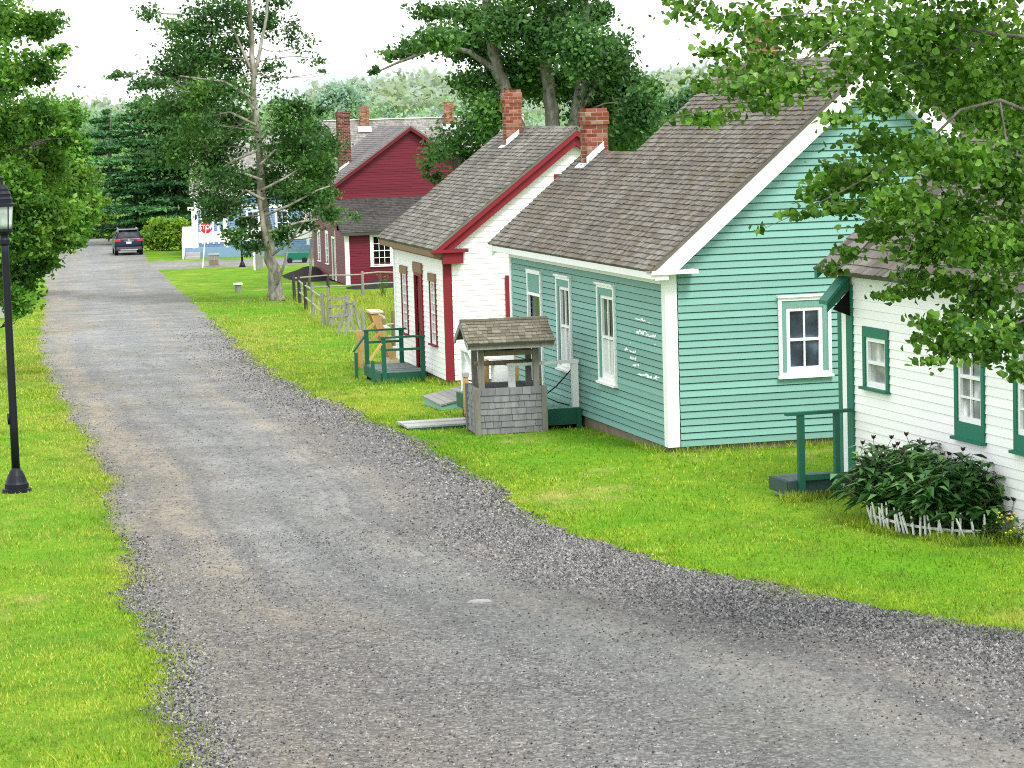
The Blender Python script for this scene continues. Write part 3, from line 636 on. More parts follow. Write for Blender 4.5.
# behind the white house
tree('poplar_tree', 'large many-stemmed poplar towering behind the white house', onground(547, 82), [path([(540,260,11),(533,170,9.5),(520,135,8),(508,100,7),(497,62,6),(490,20,5),(480,-30,3.5)],82), path([(547,260,11),(555,160,8),(552,110,7),(545,60,6),(541,0,4.5),(540,-40,3)],82), path([(553,260,11),(563,160,8),(576,118,6.5),(583,60,5.5),(584,0,4.5),(583,-50,3)],82), path([(497,70,3.4),(470,52,2.6),(440,46,2),(405,60,1.4),(372,74,.8)],82), path([(576,118,3.),(590,95,2),(600,75,1.5)],82), path([(545,70,2.6),(560,40,2),(566,10,1.5)],82)],
     pxblobs([(400,54,18,6,120),(440,38,24,13,330),(376,70,6,4,26),(418,44,16,8,130),(425,12,16,9,120),(470,48,26,18,480),(478,18,26,16,420),(505,22,30,20,560),(540,36,32,28,800),(580,48,26,32,700),(612,60,22,26,560),(598,14,14,12,190),(545,84,40,20,700),(600,106,34,28,800),(640,112,18,26,500),(618,140,26,14,400),(474,84,22,16,330),(492,112,18,18,380),(520,70,34,22,700),(655,88,9,10,90),(628,82,14,14,240),(560,10,24,14,260),(520,-10,40,16,500),(580,-15,30,18,400),(450,12,14,8,80),(505,145,14,12,170)], 82, thick=1.0, dj=1., dens=1.6),
     .16, LM_poplar, BK_grey, limb_r=.045, clump=13, sig=.34, shell=.55)
tree('broadleaf_tree', 'rounded dark green tree to the right behind the big poplar', onground(625, 96), [[(onground(625,96), .22), (at(622,140,96), .16), (at(618,60,96), .06)]],
     pxblobs([(620,120,34,26,1100),(645,122,16,24,500),(600,135,30,20,700),(605,80,26,22,700),(470,120,0.1,0.1,4)][:4]+[(632,90,18,18,400)], 96, dj=.8), .18, LM_dark, BK_dark)
tree('apple_tree', 'low spreading tree between the barn and the white house', onground(458, 92), [path([(462,260,5),(460,190,4),(456,150,3),(470,120,1.5)],92)],
     pxblobs([(455,140,26,16,420),(478,125,20,16,380),(440,155,18,10,160),(470,155,20,14,260),(436,178,14,9,110),(492,135,14,14,220),(426,168,8,6,40),(455,188,12,8,70)], 92, dj=.5), .15, LM_deep, BK_dark, clump=12, sig=.3)
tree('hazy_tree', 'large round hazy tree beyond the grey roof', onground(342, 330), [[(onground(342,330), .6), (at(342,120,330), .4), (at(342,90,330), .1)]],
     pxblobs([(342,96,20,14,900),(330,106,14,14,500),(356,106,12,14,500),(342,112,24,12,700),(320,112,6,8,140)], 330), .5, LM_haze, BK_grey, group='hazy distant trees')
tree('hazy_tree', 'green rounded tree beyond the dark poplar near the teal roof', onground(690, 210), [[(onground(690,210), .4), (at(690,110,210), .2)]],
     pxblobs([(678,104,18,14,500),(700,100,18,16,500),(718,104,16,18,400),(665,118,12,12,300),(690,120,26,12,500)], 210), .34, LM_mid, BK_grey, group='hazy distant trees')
V, Fq = leaf_mesh([(at(px, 118+random.uniform(-3, 4)-(px-400)*.012, 430+random.uniform(-20, 20)), (3.2, 3, random.uniform(1.6, 3.2)), 60) for px in range(-60, 1120, 9)], .6)
tag(npmesh('far_wood', V, Fq, LM_haze2), label='pale green line of distant woodland below the hills', cat='woodland', kind='stuff')
tree('spruce_tree', 'tiny pointed spruce standing out of the distant wood line', onground(392, 400), [[(onground(392,400), .3), (at(392,106,400), .05)]],
     pxblobs([(392,109,1.5,3,60),(392,114,3,4,120),(392,120,4,4,140)], 400), .5, LM_haze, BK_grey)
tree('broadleaf_tree', 'dark green tree behind the peak of the teal gable', onground(935, 66), [[(onground(935,66), .25), (at(935,100,66), .15), (at(935,40,66), .05)]],
     pxblobs([(905,78,26,16,700),(945,84,36,22,1100),(985,90,30,26,1000),(930,50,30,20,800),(1010,70,30,30,900),(960,120,40,20,800)], 66, dj=.8), .13, LM_dark, BK_dark)

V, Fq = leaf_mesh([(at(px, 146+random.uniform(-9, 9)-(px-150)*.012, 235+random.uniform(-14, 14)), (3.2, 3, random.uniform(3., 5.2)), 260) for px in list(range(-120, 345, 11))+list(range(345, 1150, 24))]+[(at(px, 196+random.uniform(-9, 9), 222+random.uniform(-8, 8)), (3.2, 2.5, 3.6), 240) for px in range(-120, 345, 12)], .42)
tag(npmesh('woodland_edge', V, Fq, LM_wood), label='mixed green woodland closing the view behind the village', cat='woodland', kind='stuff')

hb = []
for px in range(-80, 1120, 7):
    top = np.interp(px, [0,90,250,330,420,520,640,760,1100], [125,106,112,93,77,85,77,71,70])
    for k in range(4): hb.append((at(px+random.uniform(-4,4), top+2+k*8+random.uniform(-2,2), 1330-k*60), (9, 8, random.uniform(3.5,6.5)), 26))
V, Fq = leaf_mesh(hb, 4.2, up_bias=.5, sig=.36)
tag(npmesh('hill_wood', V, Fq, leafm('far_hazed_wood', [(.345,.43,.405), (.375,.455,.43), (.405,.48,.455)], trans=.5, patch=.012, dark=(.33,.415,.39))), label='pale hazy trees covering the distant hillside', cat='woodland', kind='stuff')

# foreground aspen at the right
FD = 21.
fb = np.array([6.1, 20.6, gv(20.6)])
def fp(px, py, d=0): return at(px, py, FD+d)
FGB = [(690,8,26,14,70),(672,2,12,5,20),(740,22,34,18,170),(708,52,14,6,40),(750,60,40,22,240),(706,88,16,9,60),(750,90,30,15,170),(690,117,26,6,90),(712,119,20,7,80),(790,30,40,24,300),(795,82,34,18,210),(765,106,20,8,80),(835,30,40,30,380),(865,70,36,22,230),(845,120,20,9,60),(880,30,40,30,420),(935,30,50,34,620),(990,40,44,40,620),(940,85,44,26,380),(1000,110,40,34,520),(880,105,34,16,190),(870,140,26,14,130),(845,172,28,15,190),(818,190,18,10,90),(798,214,16,5,40),(870,180,34,20,300),(915,150,36,20,330),(960,160,36,24,420),(1005,180,34,34,520),(905,205,36,16,320),(945,215,36,20,380),(850,208,24,10,160),(880,232,26,10,170),(930,250,30,14,240),(980,245,34,22,380),(1015,250,20,34,300),(852,252,14,7,50),(832,270,13,7,50),(760,229,8,5,10),(832,200,10,10,40),(880,296,18,5,40),(905,290,20,9,80),(945,285,24,12,130),(990,295,24,16,190),(935,322,20,9,70),(955,345,28,16,220),(990,340,24,20,190),(915,338,10,6,22),(930,362,16,5,30),(1012,330,16,30,180),(1015,375,12,12,50),(970,310,20,14,100),(915,275,16,7,50),(1060,100,50,80,700),(1060,250,40,70,500),(900,-20,90,20,600),(1000,-20,60,20,400)]
fgblobs = []
for q in FGB:
    d = random.uniform(-1.3, 1.3); k = (FD+d)/F
    fgblobs.append((at(q[0], q[1], FD+d), (q[2]*k, max(q[2], q[3])*k*1.1, q[3]*k), int(q[4]*(1.3 if q[0] < 885 else 1.7))))
extra = []
def br(L, r0, r1):
    pts = [fp(*q) for q in L]; n = len(pts); extra.append((pts, [.6*(r0+(r1-r0)*i/(n-1)) for i in range(n)]))
br([(1075,40),(1000,35),(930,22),(880,25),(830,42),(790,72)], .035, .007)
br([(985,40),(900,70),(850,62),(800,60),(740,80),(700,112),(668,118)], .022, .004)
br([(1075,130),(1000,100),(960,110),(930,140),(890,165),(845,190),(800,212),(765,228)], .03, .004)
br([(1075,170),(1010,160),(960,175),(920,195),(880,230),(850,262),(830,274)], .028, .004)
br([(1075,260),(1020,280),(970,300),(940,330),(915,338)], .022, .004)
br([(1075,300),(1000,330),(960,345),(925,362)], .02, .004)
br([(930,22),(860,10),(790,15),(740,20),(690,6)], .016, .004)
br([(960,175),(915,232),(900,275),(880,297)], .012, .003)
br([(1000,100),(1015,200),(1005,260),(990,300)], .016, .004)
tree('aspen_tree', 'foreground aspen whose leafy boughs hang in from the right', fb, [[(fb, .2), (fp(1078,400), .17), (fp(1072,200), .14), (fp(1075,40), .1), (fp(1080,-80), .06)]], fgblobs, .056, LM_fg, BK_grey, limbs=False, extra=extra, shape='round', up_bias=.3, clump=8, sig=.44, shell=.6)

# ------------------------------------------------------------------ grass blades and loose gravel
BUILT = []                                 # footprints kept clear: (origin, yaw, x0, x1, y0, y1)
YT, YW, YR = R(14.4), R(13), R(16.7)
OT, OW, OR = np.array([2.299, 38., .029]), np.array([-1.334, 54., -.521]), np.array([4.355, 33., .101])
BUILT += [(OT, YT, -.05, 6.6, -.05, 9.2), (OT, YT, -1.3, 0, 4.6, 8.2), (OW, YW, -.05, 5.8, -.05, 5.8), (OW, YW, -1.2, 0, 1.5, 3.6), (OR, YR, -.05, 6.2, -6.5, 1.), (OR, YR, -.9, 0, 0, .95)]
def clear(x, y):
    ok = np.ones(len(x), bool)
    for O, a, x0, x1, y0, y1 in BUILT:
        dx, dy = x-O[0], y-O[1]; lx = dx*math.cos(a)+dy*math.sin(a); ly = -dx*math.sin(a)+dy*math.cos(a)
        ok &= ~((lx > x0) & (lx < x1) & (ly > y0) & (ly < y1))
    return ok
def blades(x, y, h, w):
    n = len(x); z = gv(y)+hum(x, y)-.004; a = rng.random(n)*math.pi*2
    dx, dy = np.cos(a)*w/2, np.sin(a)*w/2; lx, ly = rng.normal(size=n)*h*.4, rng.normal(size=n)*h*.4
    return np.stack([np.stack([x-dx, y-dy, z], 1), np.stack([x+dx, y+dy, z], 1), np.stack([x+lx, y+ly, z+h], 1)], 1).reshape(-1, 3), np.arange(n*3).reshape(n, 3)
def grass_set(n, y0, y1, left):
    u = rng.random(n); y = y0*(y1/y0)**u if True else 0
    hwid = y*.30
    if left: b = xL(y)+.07*rng.normal(size=n)+.16*rng.exponential(size=n)*(rng.random(n) < .35); a = np.minimum(-hwid+.0, b-.1)
    else: a = xR(y)-.07*rng.normal(size=n)-.16*rng.exponential(size=n)*(rng.random(n) < .35); b = np.maximum(hwid, a+.1)
    t_ = rng.random(n); ed = rng.random(n) < .16; t_ = np.where(ed, (1-np.abs(rng.normal(size=n))*.05) if left else np.abs(rng.normal(size=n))*.05, t_); x = a+(b-a)*t_; ok = clear(x, y) & (rng.random(n) < np.clip((118-y)/50, 0, 1)) & (np.abs(x) < y*.30)
    return x[ok], y[ok]
xl, yl = grass_set(165000, 15.5, 118, True); xr, yr = grass_set(240000, 17., 118, False)
gx, gy = np.concatenate([xl, xr]), np.concatenate([yl, yr])
pat = .5+.5*np.sin(gx*1.3+np.sin(gy*.9)*2)*np.sin(gy*.8+gx*.3)
gh = (.020+.030*rng.random(len(gx))*(.5+pat))*(1+np.minimum(np.maximum(0, gy-25), 45)*.012); gw = .0115*(1+np.maximum(0, gy-18)*.035)
# taller uncut tufts against walls and posts
tx, ty = [], []
def tuft(O, a, x0, x1, y0, y1, n):
    lx = x0+(x1-x0)*rng.random(n); ly = y0+(y1-y0)*rng.random(n); tx.append(O[0]+lx*math.cos(a)-ly*math.sin(a)); ty.append(O[1]+lx*math.sin(a)+ly*math.cos(a))
tuft(OT, YT, -.25, -.06, 0, 1.5, 260); tuft(OT, YT, 0, 3.4, -.3, -.03, 420); tuft(OR, YR, -.3, -.03, -5.5, -3.2, 700); tuft(OR, YR, -1.0, -.1, -.2, -.02, 420); tuft(OR, YR, -1.25, -1.05, -3.6, -2.2, 260); tuft(OR, YR, -.95, -.4, -4.7, -3.9, 700); tuft(OR, YR, -1.1, -.7, -.35, -.05, 300)
tuft(OW, YW, -.25, -.03, -.1, 1.4, 400); tuft(OW, YW, 0, 1.4, -.3, -.03, 400); tuft(OW, YW, -1.6, -.3, 1.1, 1.45, 260)
tx, ty = np.concatenate(tx), np.concatenate(ty); gx = np.concatenate([gx, tx]); gy = np.concatenate([gy, ty]); gh = np.concatenate([gh, .05+.11*rng.random(len(tx))]); gw = np.concatenate([gw, np.full(len(tx), .014)])
# rough unmown strip by the rail fence
n = 9000; fy = 66+44*rng.random(n); fx = -2.2-(fy-62)*.135+rng.normal(size=n)*.9+rng.random(n)*3.0; ok = clear(fx, fy)
gx = np.concatenate([gx, fx[ok]]); gy = np.concatenate([gy, fy[ok]]); gh = np.concatenate([gh, .10+.22*rng.random(ok.sum())]); gw = np.concatenate([gw, np.full(ok.sum(), .03)])
V, Fq = blades(gx, gy, gh, gw)
def grass_blade():
    M, nt = mat('grass_blades'); N = NT(nt); tc = N.n('ShaderNodeTexCoord').outputs['Object']; isl = N.n('ShaderNodeNewGeometry').outputs['Random Per Island']
    col = N.ramp(isl, [(0, (.07,.16,.01)), (.3, (.22,.35,.015)), (.7, (.39,.49,.03)), (1, (.60,.59,.14))])
    a = N.noise(.20, 4, .6, tc, (1, .7, 1)); col = N.mix(N.ramp(a, [(.36, .75), (.5, 0)]), col, (.10,.29,.010)); col = N.mix(N.ramp(a, [(.54, 0), (.66, .7)]), col, (.44,.46,.06))
    d = N.noise(.42, 5, .7, tc, (1, .55, 1)); col = N.mix(N.ramp(d, [(.56, 0), (.68, .7)]), col, (.44,.38,.13)); col = N.mix(N.ramp(d, [(.30, .65), (.42, 0)]), col, (.13,.20,.025))
    sx = N.n('ShaderNodeSeparateXYZ'); N.l(tc, sx.inputs[0]); lf = N.math('MULTIPLY', N.ramp(N.math('ADD', N.math('MULTIPLY', sx.outputs[0], -.05), .2), [(.28, 0), (.5, .55)]), N.ramp(N.noise(.55, 5, .7, tc, (1, .6, 1)), [(.38, 0), (.62, 1)])); col = N.mix(lf, col, (.46,.45,.12))
    cv = N.noise(1.1, 4, .6, tc, (1, .6, 1)); col = N.mix(N.ramp(cv, [(.56, 0), (.66, .55)]), col, (.10,.24,.03))
    q = N.noise(2.6, 4, .65, tc, (1, .7, 1)); col = N.mix(N.ramp(q, [(.36, .6), (.48, 0)]), col, (.09,.20,.012))
    p = N.n('ShaderNodeBsdfPrincipled'); N.l(col, p.inputs['Base Color']); p.inputs['Roughness'].default_value = .65; p.inputs['Specular IOR Level'].default_value = .15
    t = N.n('ShaderNodeBsdfTranslucent'); N.l(col, t.inputs[0]); ms = N.n('ShaderNodeMixShader'); ms.inputs[0].default_value = .3; N.l(p.outputs[0], ms.inputs[1]); N.l(t.outputs[0], ms.inputs[2]); N.l(ms.outputs[0], N.n('ShaderNodeOutputMaterial').inputs[0]); return M
LM_grass = grass_blade()
tag(npmesh('grass', V, Fq, LM_grass), label='bright mown grass blades covering the lawns', cat='grass', kind='stuff')
def gravel_stones():
    M, nt = mat('loose_stone'); N = NT(nt); isl = N.n('ShaderNodeNewGeometry').outputs['Random Per Island']
    col = N.ramp(isl, [(0, (.025,.025,.027)), (.3, (.085,.085,.086)), (.65, (.16,.16,.158)), (.9, (.25,.243,.23)), (1, (.36,.35,.335))])
    finish(N, col, .9, spec=.15); return M
n = 430000; y = np.where(rng.random(n) < .72, 14.5*(31/14.5)**rng.random(n), 26*(95/26)**(rng.random(n)**1.4)); u = -.01+1.03*rng.random(n)
u = np.where(rng.random(n) < .30, 1.03-np.abs(rng.normal(size=n))*.17, u); ok = (u > -.01) & (u < 1.03); y, u = y[ok], u[ok]; n = len(y)
x = xL(y)+(xR(y)-xL(y))*u+rng.normal(size=n)*.05
lane = np.exp(-((u-.62+.04*np.sin(y*.5))/.12)**2)+.8*np.exp(-((u-.30+.04*np.sin(y*.4+1))/.10)**2)   # wheel tracks are packed smooth
patch = .5+.5*np.sin(x*1.1+np.sin(y*.7)*1.5)*np.sin(y*.55+x*.4+1)
keep = np.clip(.40+.65*np.clip((u-.68)/.30, 0, 1)+.55*np.clip((25-y)/6, 0, 1)*np.clip((.5-u)/.2, 0, 1)+.35*patch-.36*lane, .06, 1)
ok = (np.abs(x) < y*.215) & (rng.random(n) < keep*np.clip((95-y)/45, 0, 1)); x, y, u = x[ok], y[ok], u[ok]; n = len(x)
r = (.006+.0115*rng.random(n)**2.2)*np.interp(u, [.5, .9], [1., 1.3])*(1+.006*(y-15)); oc = np.array([[1,0,0],[0,1,0],[-1,0,0],[0,-1,0],[0,0,.9],[0,0,-.7]])
of = np.array([[0,1,4],[1,2,4],[2,3,4],[3,0,4],[1,0,5],[2,1,5],[3,2,5],[0,3,5]])
a = rng.random(n)*6.28; sx_ = .7+.6*rng.random((n, 6, 1)); V = oc[None]*r[:, None, None]*sx_
ca, sa = np.cos(a)[:, None], np.sin(a)[:, None]; vx, vy = V[:, :, 0]*ca-V[:, :, 1]*sa, V[:, :, 0]*sa+V[:, :, 1]*ca
V = np.stack([vx+x[:, None], vy+y[:, None], V[:, :, 2]+(gv(y)+.012+r*.3)[:, None]], -1)
tag(npmesh('gravel', V.reshape(-1, 3), (np.arange(n)[:, None, None]*6+of[None]).reshape(-1, 3), gravel_stones()), label='loose grey stones scattered over the gravel road', cat='gravel', kind='stuff')

#@@BUILDINGS
# ------------------------------------------------------------------ teal house
def gable_lim(W, ze, zr):
    return lambda z: (0., W) if z <= ze else ((z-ze)/(zr-ze)*W/2, W-(z-ze)/(zr-ze)*W/2)
def rake(root, x0, z0, x1, z1, y0, y1, depth, M, name='rake_board', clip=None):
    zc = z0-depth if clip is None else max(clip, z0-depth); t = (zc-(z0-depth))/(z1-z0); xc = x0+(x1-x0)*t
    q = [(x0,z0),(x1,z1),(x1,z1-depth),(xc,zc)]+([(x0,zc)] if t > 1e-6 and zc < z0-1e-4 else []); n = len(q)
    m = MB(); m.add([(x,y0,z) for x, z in q]+[(x,y1,z) for x, z in q], [tuple(range(n))[::-1], tuple(range(n, 2*n))]+[(i,(i+1)%n,(i+1)%n+n,i+n) for i in range(n)]); return m.build(name, M, root)
def boxpart(root, name, M, *boxes, **k):
    m = MB()
    for b in boxes: m.box(*b)
    return m.build(name, M, root, **k)

T = thing('teal_house', 'teal clapboard house with white trim, brown shingle roof and two brick chimneys', 'house', OT, YT)
W_, L1, L2, AX = 6.5, 6.2, 9.07, 3.1
fS, fG = Fr((0,0,0), (0,1,0), (-1,0,0)), Fr((0,0,0), (1,0,0), (0,-1,0))
fB, fE = Fr((0,L1,0), (1,0,0), (0,1,0)), Fr((W_,0,0), (0,1,0), (1,0,0))
fA, fAE = Fr((0,L2,0), (1,0,0), (0,1,0)), Fr((AX,L1,0), (0,1,0), (1,0,0))
holesS = [(2.60,3.45,.73,2.18), (5.12,5.88,.73,2.18), (6.97,7.77,0,2.18)]
holesG = [(1.77,2.50,1.01,2.08)]
m = MB(); EX = .1045; SLT = .85; XE = -.27
def zt(x): return 2.74+SLT*(x+.2)
GR = .018
clap(m, fS, .15, L2-.1, 0, 2.45, EX, holesS, gr=GR)
zr = zt(W_/2)-.06; gl = lambda z: (max(.17, (z-2.76)/SLT), min(W_-.1, W_-(z-2.76)/SLT))
clap(m, fG, 0, W_, 0, zr-.05, EX, holesG, gl, gr=GR)
clap(m, fB, 0, W_, 0, zr-.05, EX, (), gl); clap(m, fE, 0, L1, 0, 2.55, EX)
clap(m, fA, 0, AX, 0, 4.0, EX, (), lambda z: (max(.1, (z-2.76)/SLT), min(AX-.1, AX-(z-2.76)/SLT))); clap(m, fAE, 0, L2-L1, 0, 2.55, EX)
m.build('wall', M_teal, T)
boxpart(T, 'corner_board', M_trim, (-.032,.15,-.034,.15,0,2.56)).name = 'corner_board'
boxpart(T, 'corner_board', M_trim, (-.032,.1,L2-.1,L2+.034,0,2.56)); boxpart(T, 'corner_board', M_trim, (W_-.13,W_+.032,-.034,.13,0,2.56))
boxpart(T, 'frieze', M_trim, (-.045,-.004,.15,L2-.1,2.40,2.56)); boxpart(T, 'eave_box', M_trim, (-.25,-.045,-.27,L2+.28,2.49,2.60), (-.31,-.252,-.27,L2+.28,2.51,2.61))
boxpart(T, 'eave_return', M_trim, (-.31,.40,-.305,-.035,2.57,2.625))
m = MB(); shx = XE-.06
roof_side(m, shx, zt(shx), W_/2, zt(W_/2), -.30, L1+.15, .105, wmin=.07, wmax=.14)
roof_side(m, W_-shx, zt(shx), W_/2, zt(W_/2), -.30, L1+.15, .26)
ridge_cap(m, W_/2, zt(W_/2), -.3, L1+.15, (SLT, SLT))
ar = 1.55
roof_side(m, shx, zt(shx), ar, zt(ar), L1+.15, L2+.34, .105, wmin=.07, wmax=.14); roof_side(m, AX-shx, zt(shx), ar, zt(ar), L1+.02, L2+.34, .26); ridge_cap(m, ar, zt(ar), L1+.15, L2+.34, (SLT, SLT))
m.build('roof', M_roofT, T)
for a, b in ((shx, W_/2), (W_-shx, W_/2)): rake(T, a, zt(shx)-.012, b, zt(W_/2)-.012, -.282, -.02, .36, M_trim, clip=2.63)
rake(T, shx, zt(shx)-.012, ar, zt(ar)-.012, L2+.04, L2+.32, .2, M_trim)
rake(T, .2, zt(.2)-.07, W_/2, zt(W_/2)-.07, L1+.02, L1+.14, .12, M_trim)
boxpart(T, 'foundation', M_stone, (.03,W_-.03,.03,L1-.03,-1.1,0), (.03,AX-.03,L1-.03,L2-.03,-1.1,0))
window(T, fS, 2.55, 3.50, .68, 2.23, head=.12, sw=.055, cw=.07, glass=M_glassg, nx=2, ny=1, curtain=.47)
window(T, fS, 5.07, 5.93, .68, 2.23, head=.12, sw=.055, cw=.07, glass=M_glassg, nx=2, ny=1, curtain=.47)
window(T, fG, 1.72, 2.55, .96, 2.13, head=.10, sw=.06, cw=.075, glass=M_glass, nx=2, ny=1)
def door(root, fr, s0, s1, z0, z1, M, casing, cw=.08, hood=None, panel=True, proud=.05):
    m = MB(); m.fbox(fr, s0-cw, s0, z0, z1+cw, 0, proud); m.fbox(fr, s1, s1+cw, z0, z1+cw, 0, proud); m.fbox(fr, s0, s1, z1, z1+cw, 0, proud)
    d = m.build('door_frame', casing, root); m = MB(); m.fbox(fr, s0, s1, z0, z1, -.06, -.02)
    if panel:
        for a, b in ((.12, .46), (.54, .88)):
            for c, e in ((.08, .42), (.5, .92)): m.fbox(fr, s0+(s1-s0)*a, s0+(s1-s0)*b, z0+(z1-z0)*c, z0+(z1-z0)*e, -.02, -.008)
    dd = m.build('door', M, root); m = MB(); p = fr.p(s0+.08, z0+1.0, -.01); m.lathe([(.012,-.03),(.03,-.02),(.03,.02),(.012,.03)], 8, p); m.build('handle', M_black, dd); return dd
door(T, fS, 6.97, 7.77, .03, 1.80, M_glass, M_trim, .05, panel=False)
m = MB(); m.fbox(fS, 6.92, 7.82, 2.18, 2.25, 0, .06); m.fbox(fS, 6.92, 6.97, 1.86, 2.18, 0, .05); m.fbox(fS, 7.77, 7.82, 1.86, 2.18, 0, .05); m.build('door_head', M_trim, T); m = MB(); m.fbox(fS, 6.975, 7.765, 1.855, 2.175, -.01, .03); m.build('head_panel', M_tealtrim, T)
# peeling paint on the street wall
rr = random.Random(3)
for y0, y1, zc, h, n in ((.66,1.45,1.79,.032,3),(.46,1.50,1.60,.05,5),(.95,1.4,1.64,.03,2),(1.52,2.05,1.28,.07,3),(1.55,1.85,1.18,.06,2),(1.38,1.62,1.09,.045,2),(.42,1.50,.965,.032,4),(.40,.62,1.00,.03,2),(.55,.62,1.47,.02,1),(1.76,1.80,1.41,.02,1)):
    for i in range(n):
        lw = (y1-y0)/n*rr.uniform(.75, 1.5); y = y0+(y1-y0)*i/n+rr.uniform(-.05,.05); z = zc+rr.gauss(0, h*.35); k = math.floor(z/EX); zb = max(z-h*rr.uniform(.6,1.3), k*EX+.004); ze = min(z+h*rr.uniform(.6,1.3), (k+1)*EX-.018)
        if ze-zb < .012: ze = zb+.02
        oo = lambda q: .020*(1-(q-k*EX)/EX)+.006
        m = MB(); tp = [(y+lw*t, ze-rr.uniform(0,.7)*(ze-zb)) for t in (.97,.8,.6,.45,.3,.15,.03)]; bt = [(y+lw*t, zb+rr.uniform(0,.35)*(ze-zb)) for t in (0,.2,.4,.6,.8,1.)]
        m.add([(-oo(b), a, b) for a, b in bt+tp], [tuple(range(13))[::-1]]); m.build('peeled_paint', M_signwhite, T, 'white patch of peeled paint')
def flashp(x, y, w, sl, zf, side=.1):      # stepped lead strips beside a chimney on a street-side slope
    P = lambda a, b, h=.03: (a, b, zf(a)+h)
    return [[P(x-w/2-side, y-w/2-side), P(x-w/2-side, y+w/2+side), P(x-w/2-.004, y+w/2+side), P(x-w/2-.004, y-w/2-side)],
            [P(x-w/2-side, y-w/2-side), P(x-w/2-side, y-w/2-.004), P(x+w/2*.6, y-w/2-.004), P(x+w/2*.6, y-w/2-side)],
            [(x-w/2-.012, y-w/2-.012, zf(x-w/2)), (x+w/2*.6, y-w/2-.012, zf(x+w/2*.6)), (x+w/2*.6, y-w/2-.012, zf(x+w/2*.6)+.14), (x-w/2-.012, y-w/2-.012, zf(x-w/2)+.14)]]
chimney(T, 1.50, 8.65, 3.75, 5.10, .40, .40, M_brick, .022, flashp(1.50, 8.65, .40, SLT, zt))
chimney(T, W_/2, 4.6, 5.2, 6.42, .42, .42, M_brick, .022)

# ------------------------------------------------------------------ white house with red trim
Wh = thing('white_house', 'white clapboard house with red corner boards, red rake and grey shingle roof', 'house', OW, YW)
WW, WL = 5.7, 5.65; SLW = .77
def zw(x): return 2.84+SLW*(x+.2)
m = MB(); holesS = [(.93,1.52,.72,2.13), (2.38,3.12,-.05,2.22), (4.13,4.75,.72,2.13)]; holesG = [(1.36,2.16,0,2.1), (2.45,3.10,3.62,4.17)]
clap(m, fS, .05, WL, 0, 2.55, .11, holesS, gr=.003, lip=.013)
fWB, fWE = Fr((0,WL,0), (1,0,0), (0,1,0)), Fr((WW,0,0), (0,1,0), (1,0,0))
gl = lambda z: (max(.15, (z-2.88)/SLW), min(WW-.1, WW-(z-2.88)/SLW))
clap(m, fG, 0, WW, 0, zw(WW/2)-.1, .11, holesG, gl, gr=.003, lip=.012); clap(m, fWB, 0, WW, 0, zw(WW/2)-.1, .11, (), gl); clap(m, fWE, 0, WL, 0, 2.6, .11)
m.build('wall', M_white, Wh)
boxpart(Wh, 'corner_board', M_red, (-.03,.135,-.034,.05,0,2.62)); boxpart(Wh, 'corner_board', M_white, (-.03,.1,WL-.1,WL+.034,0,2.62)); boxpart(Wh, 'corner_board', M_red, (WW-.12,WW+.03,-.034,.12,0,2.62))
boxpart(Wh, 'frieze', M_brown, (-.06,-.004,.05,WL,2.52,2.70), (-.26,-.061,-.2,WL+.4,2.60,2.72))
boxpart(Wh, 'eave_return', M_red, (-.30,.46,-.32,-.03,2.685,2.75), (-.06,.36,-.25,-.036,2.45,2.68))
m = MB(); sx0 = -.30
roof_side(m, sx0, zw(sx0), WW/2, zw(WW/2), -.30, WL+.55, .115, wmin=.08, wmax=.17); roof_side(m, WW-sx0, zw(sx0), WW/2, zw(WW/2), -.30, WL+.55, .27); ridge_cap(m, WW/2, zw(WW/2), -.3, WL+.55, (SLW, SLW))
m.build('roof', M_roofW, Wh)
for a in (sx0, WW-sx0):
    rake(Wh, a, zw(sx0)-.012, WW/2, zw(WW/2)-.012, -.285, -.20, .17, M_red, clip=2.75); rake(Wh, a, zw(sx0)-.1, WW/2, zw(WW/2)-.1, -.198, -.02, .27, M_red, 'rake_soffit', clip=2.755)
boxpart(Wh, 'foundation', M_stone, (.03,WW-.03,.03,WL-.03,-1.2,0))
kw = dict(ow=0, cw=.07, casing=M_red, sash=M_trim, head=.17, headm=M_brown, sw=.045, nx=2, ny=3, glass=M_glassp, low_panel=0)
window(Wh, fS, .88, 1.57, .67, 2.18, **kw); window(Wh, fS, 4.08, 4.80, .67, 2.18, **kw)
d = door(Wh, fS, 2.40, 3.10, -.05, 2.05, M_red, M_red, .07); m = MB(); m.fbox(fS, 2.28, 3.22, 2.12, 2.34, 0, .06); m.build('head_board', M_brown, Wh)
door(Wh, fG, 1.38, 2.14, .0, 2.05, M_red, M_red, .10, proud=.07)
window(Wh, fG, 2.40, 3.15, 3.57, 4.22, ow=0, cw=.1, head=.1, casing=M_red, sash=M_trim, nx=2, ny=1)
chimney(Wh, 2.52, 4.2, 4.55, 6.12, .37, .37, M_brick, .022, flashp(2.52, 4.2, .37, SLW, zw))

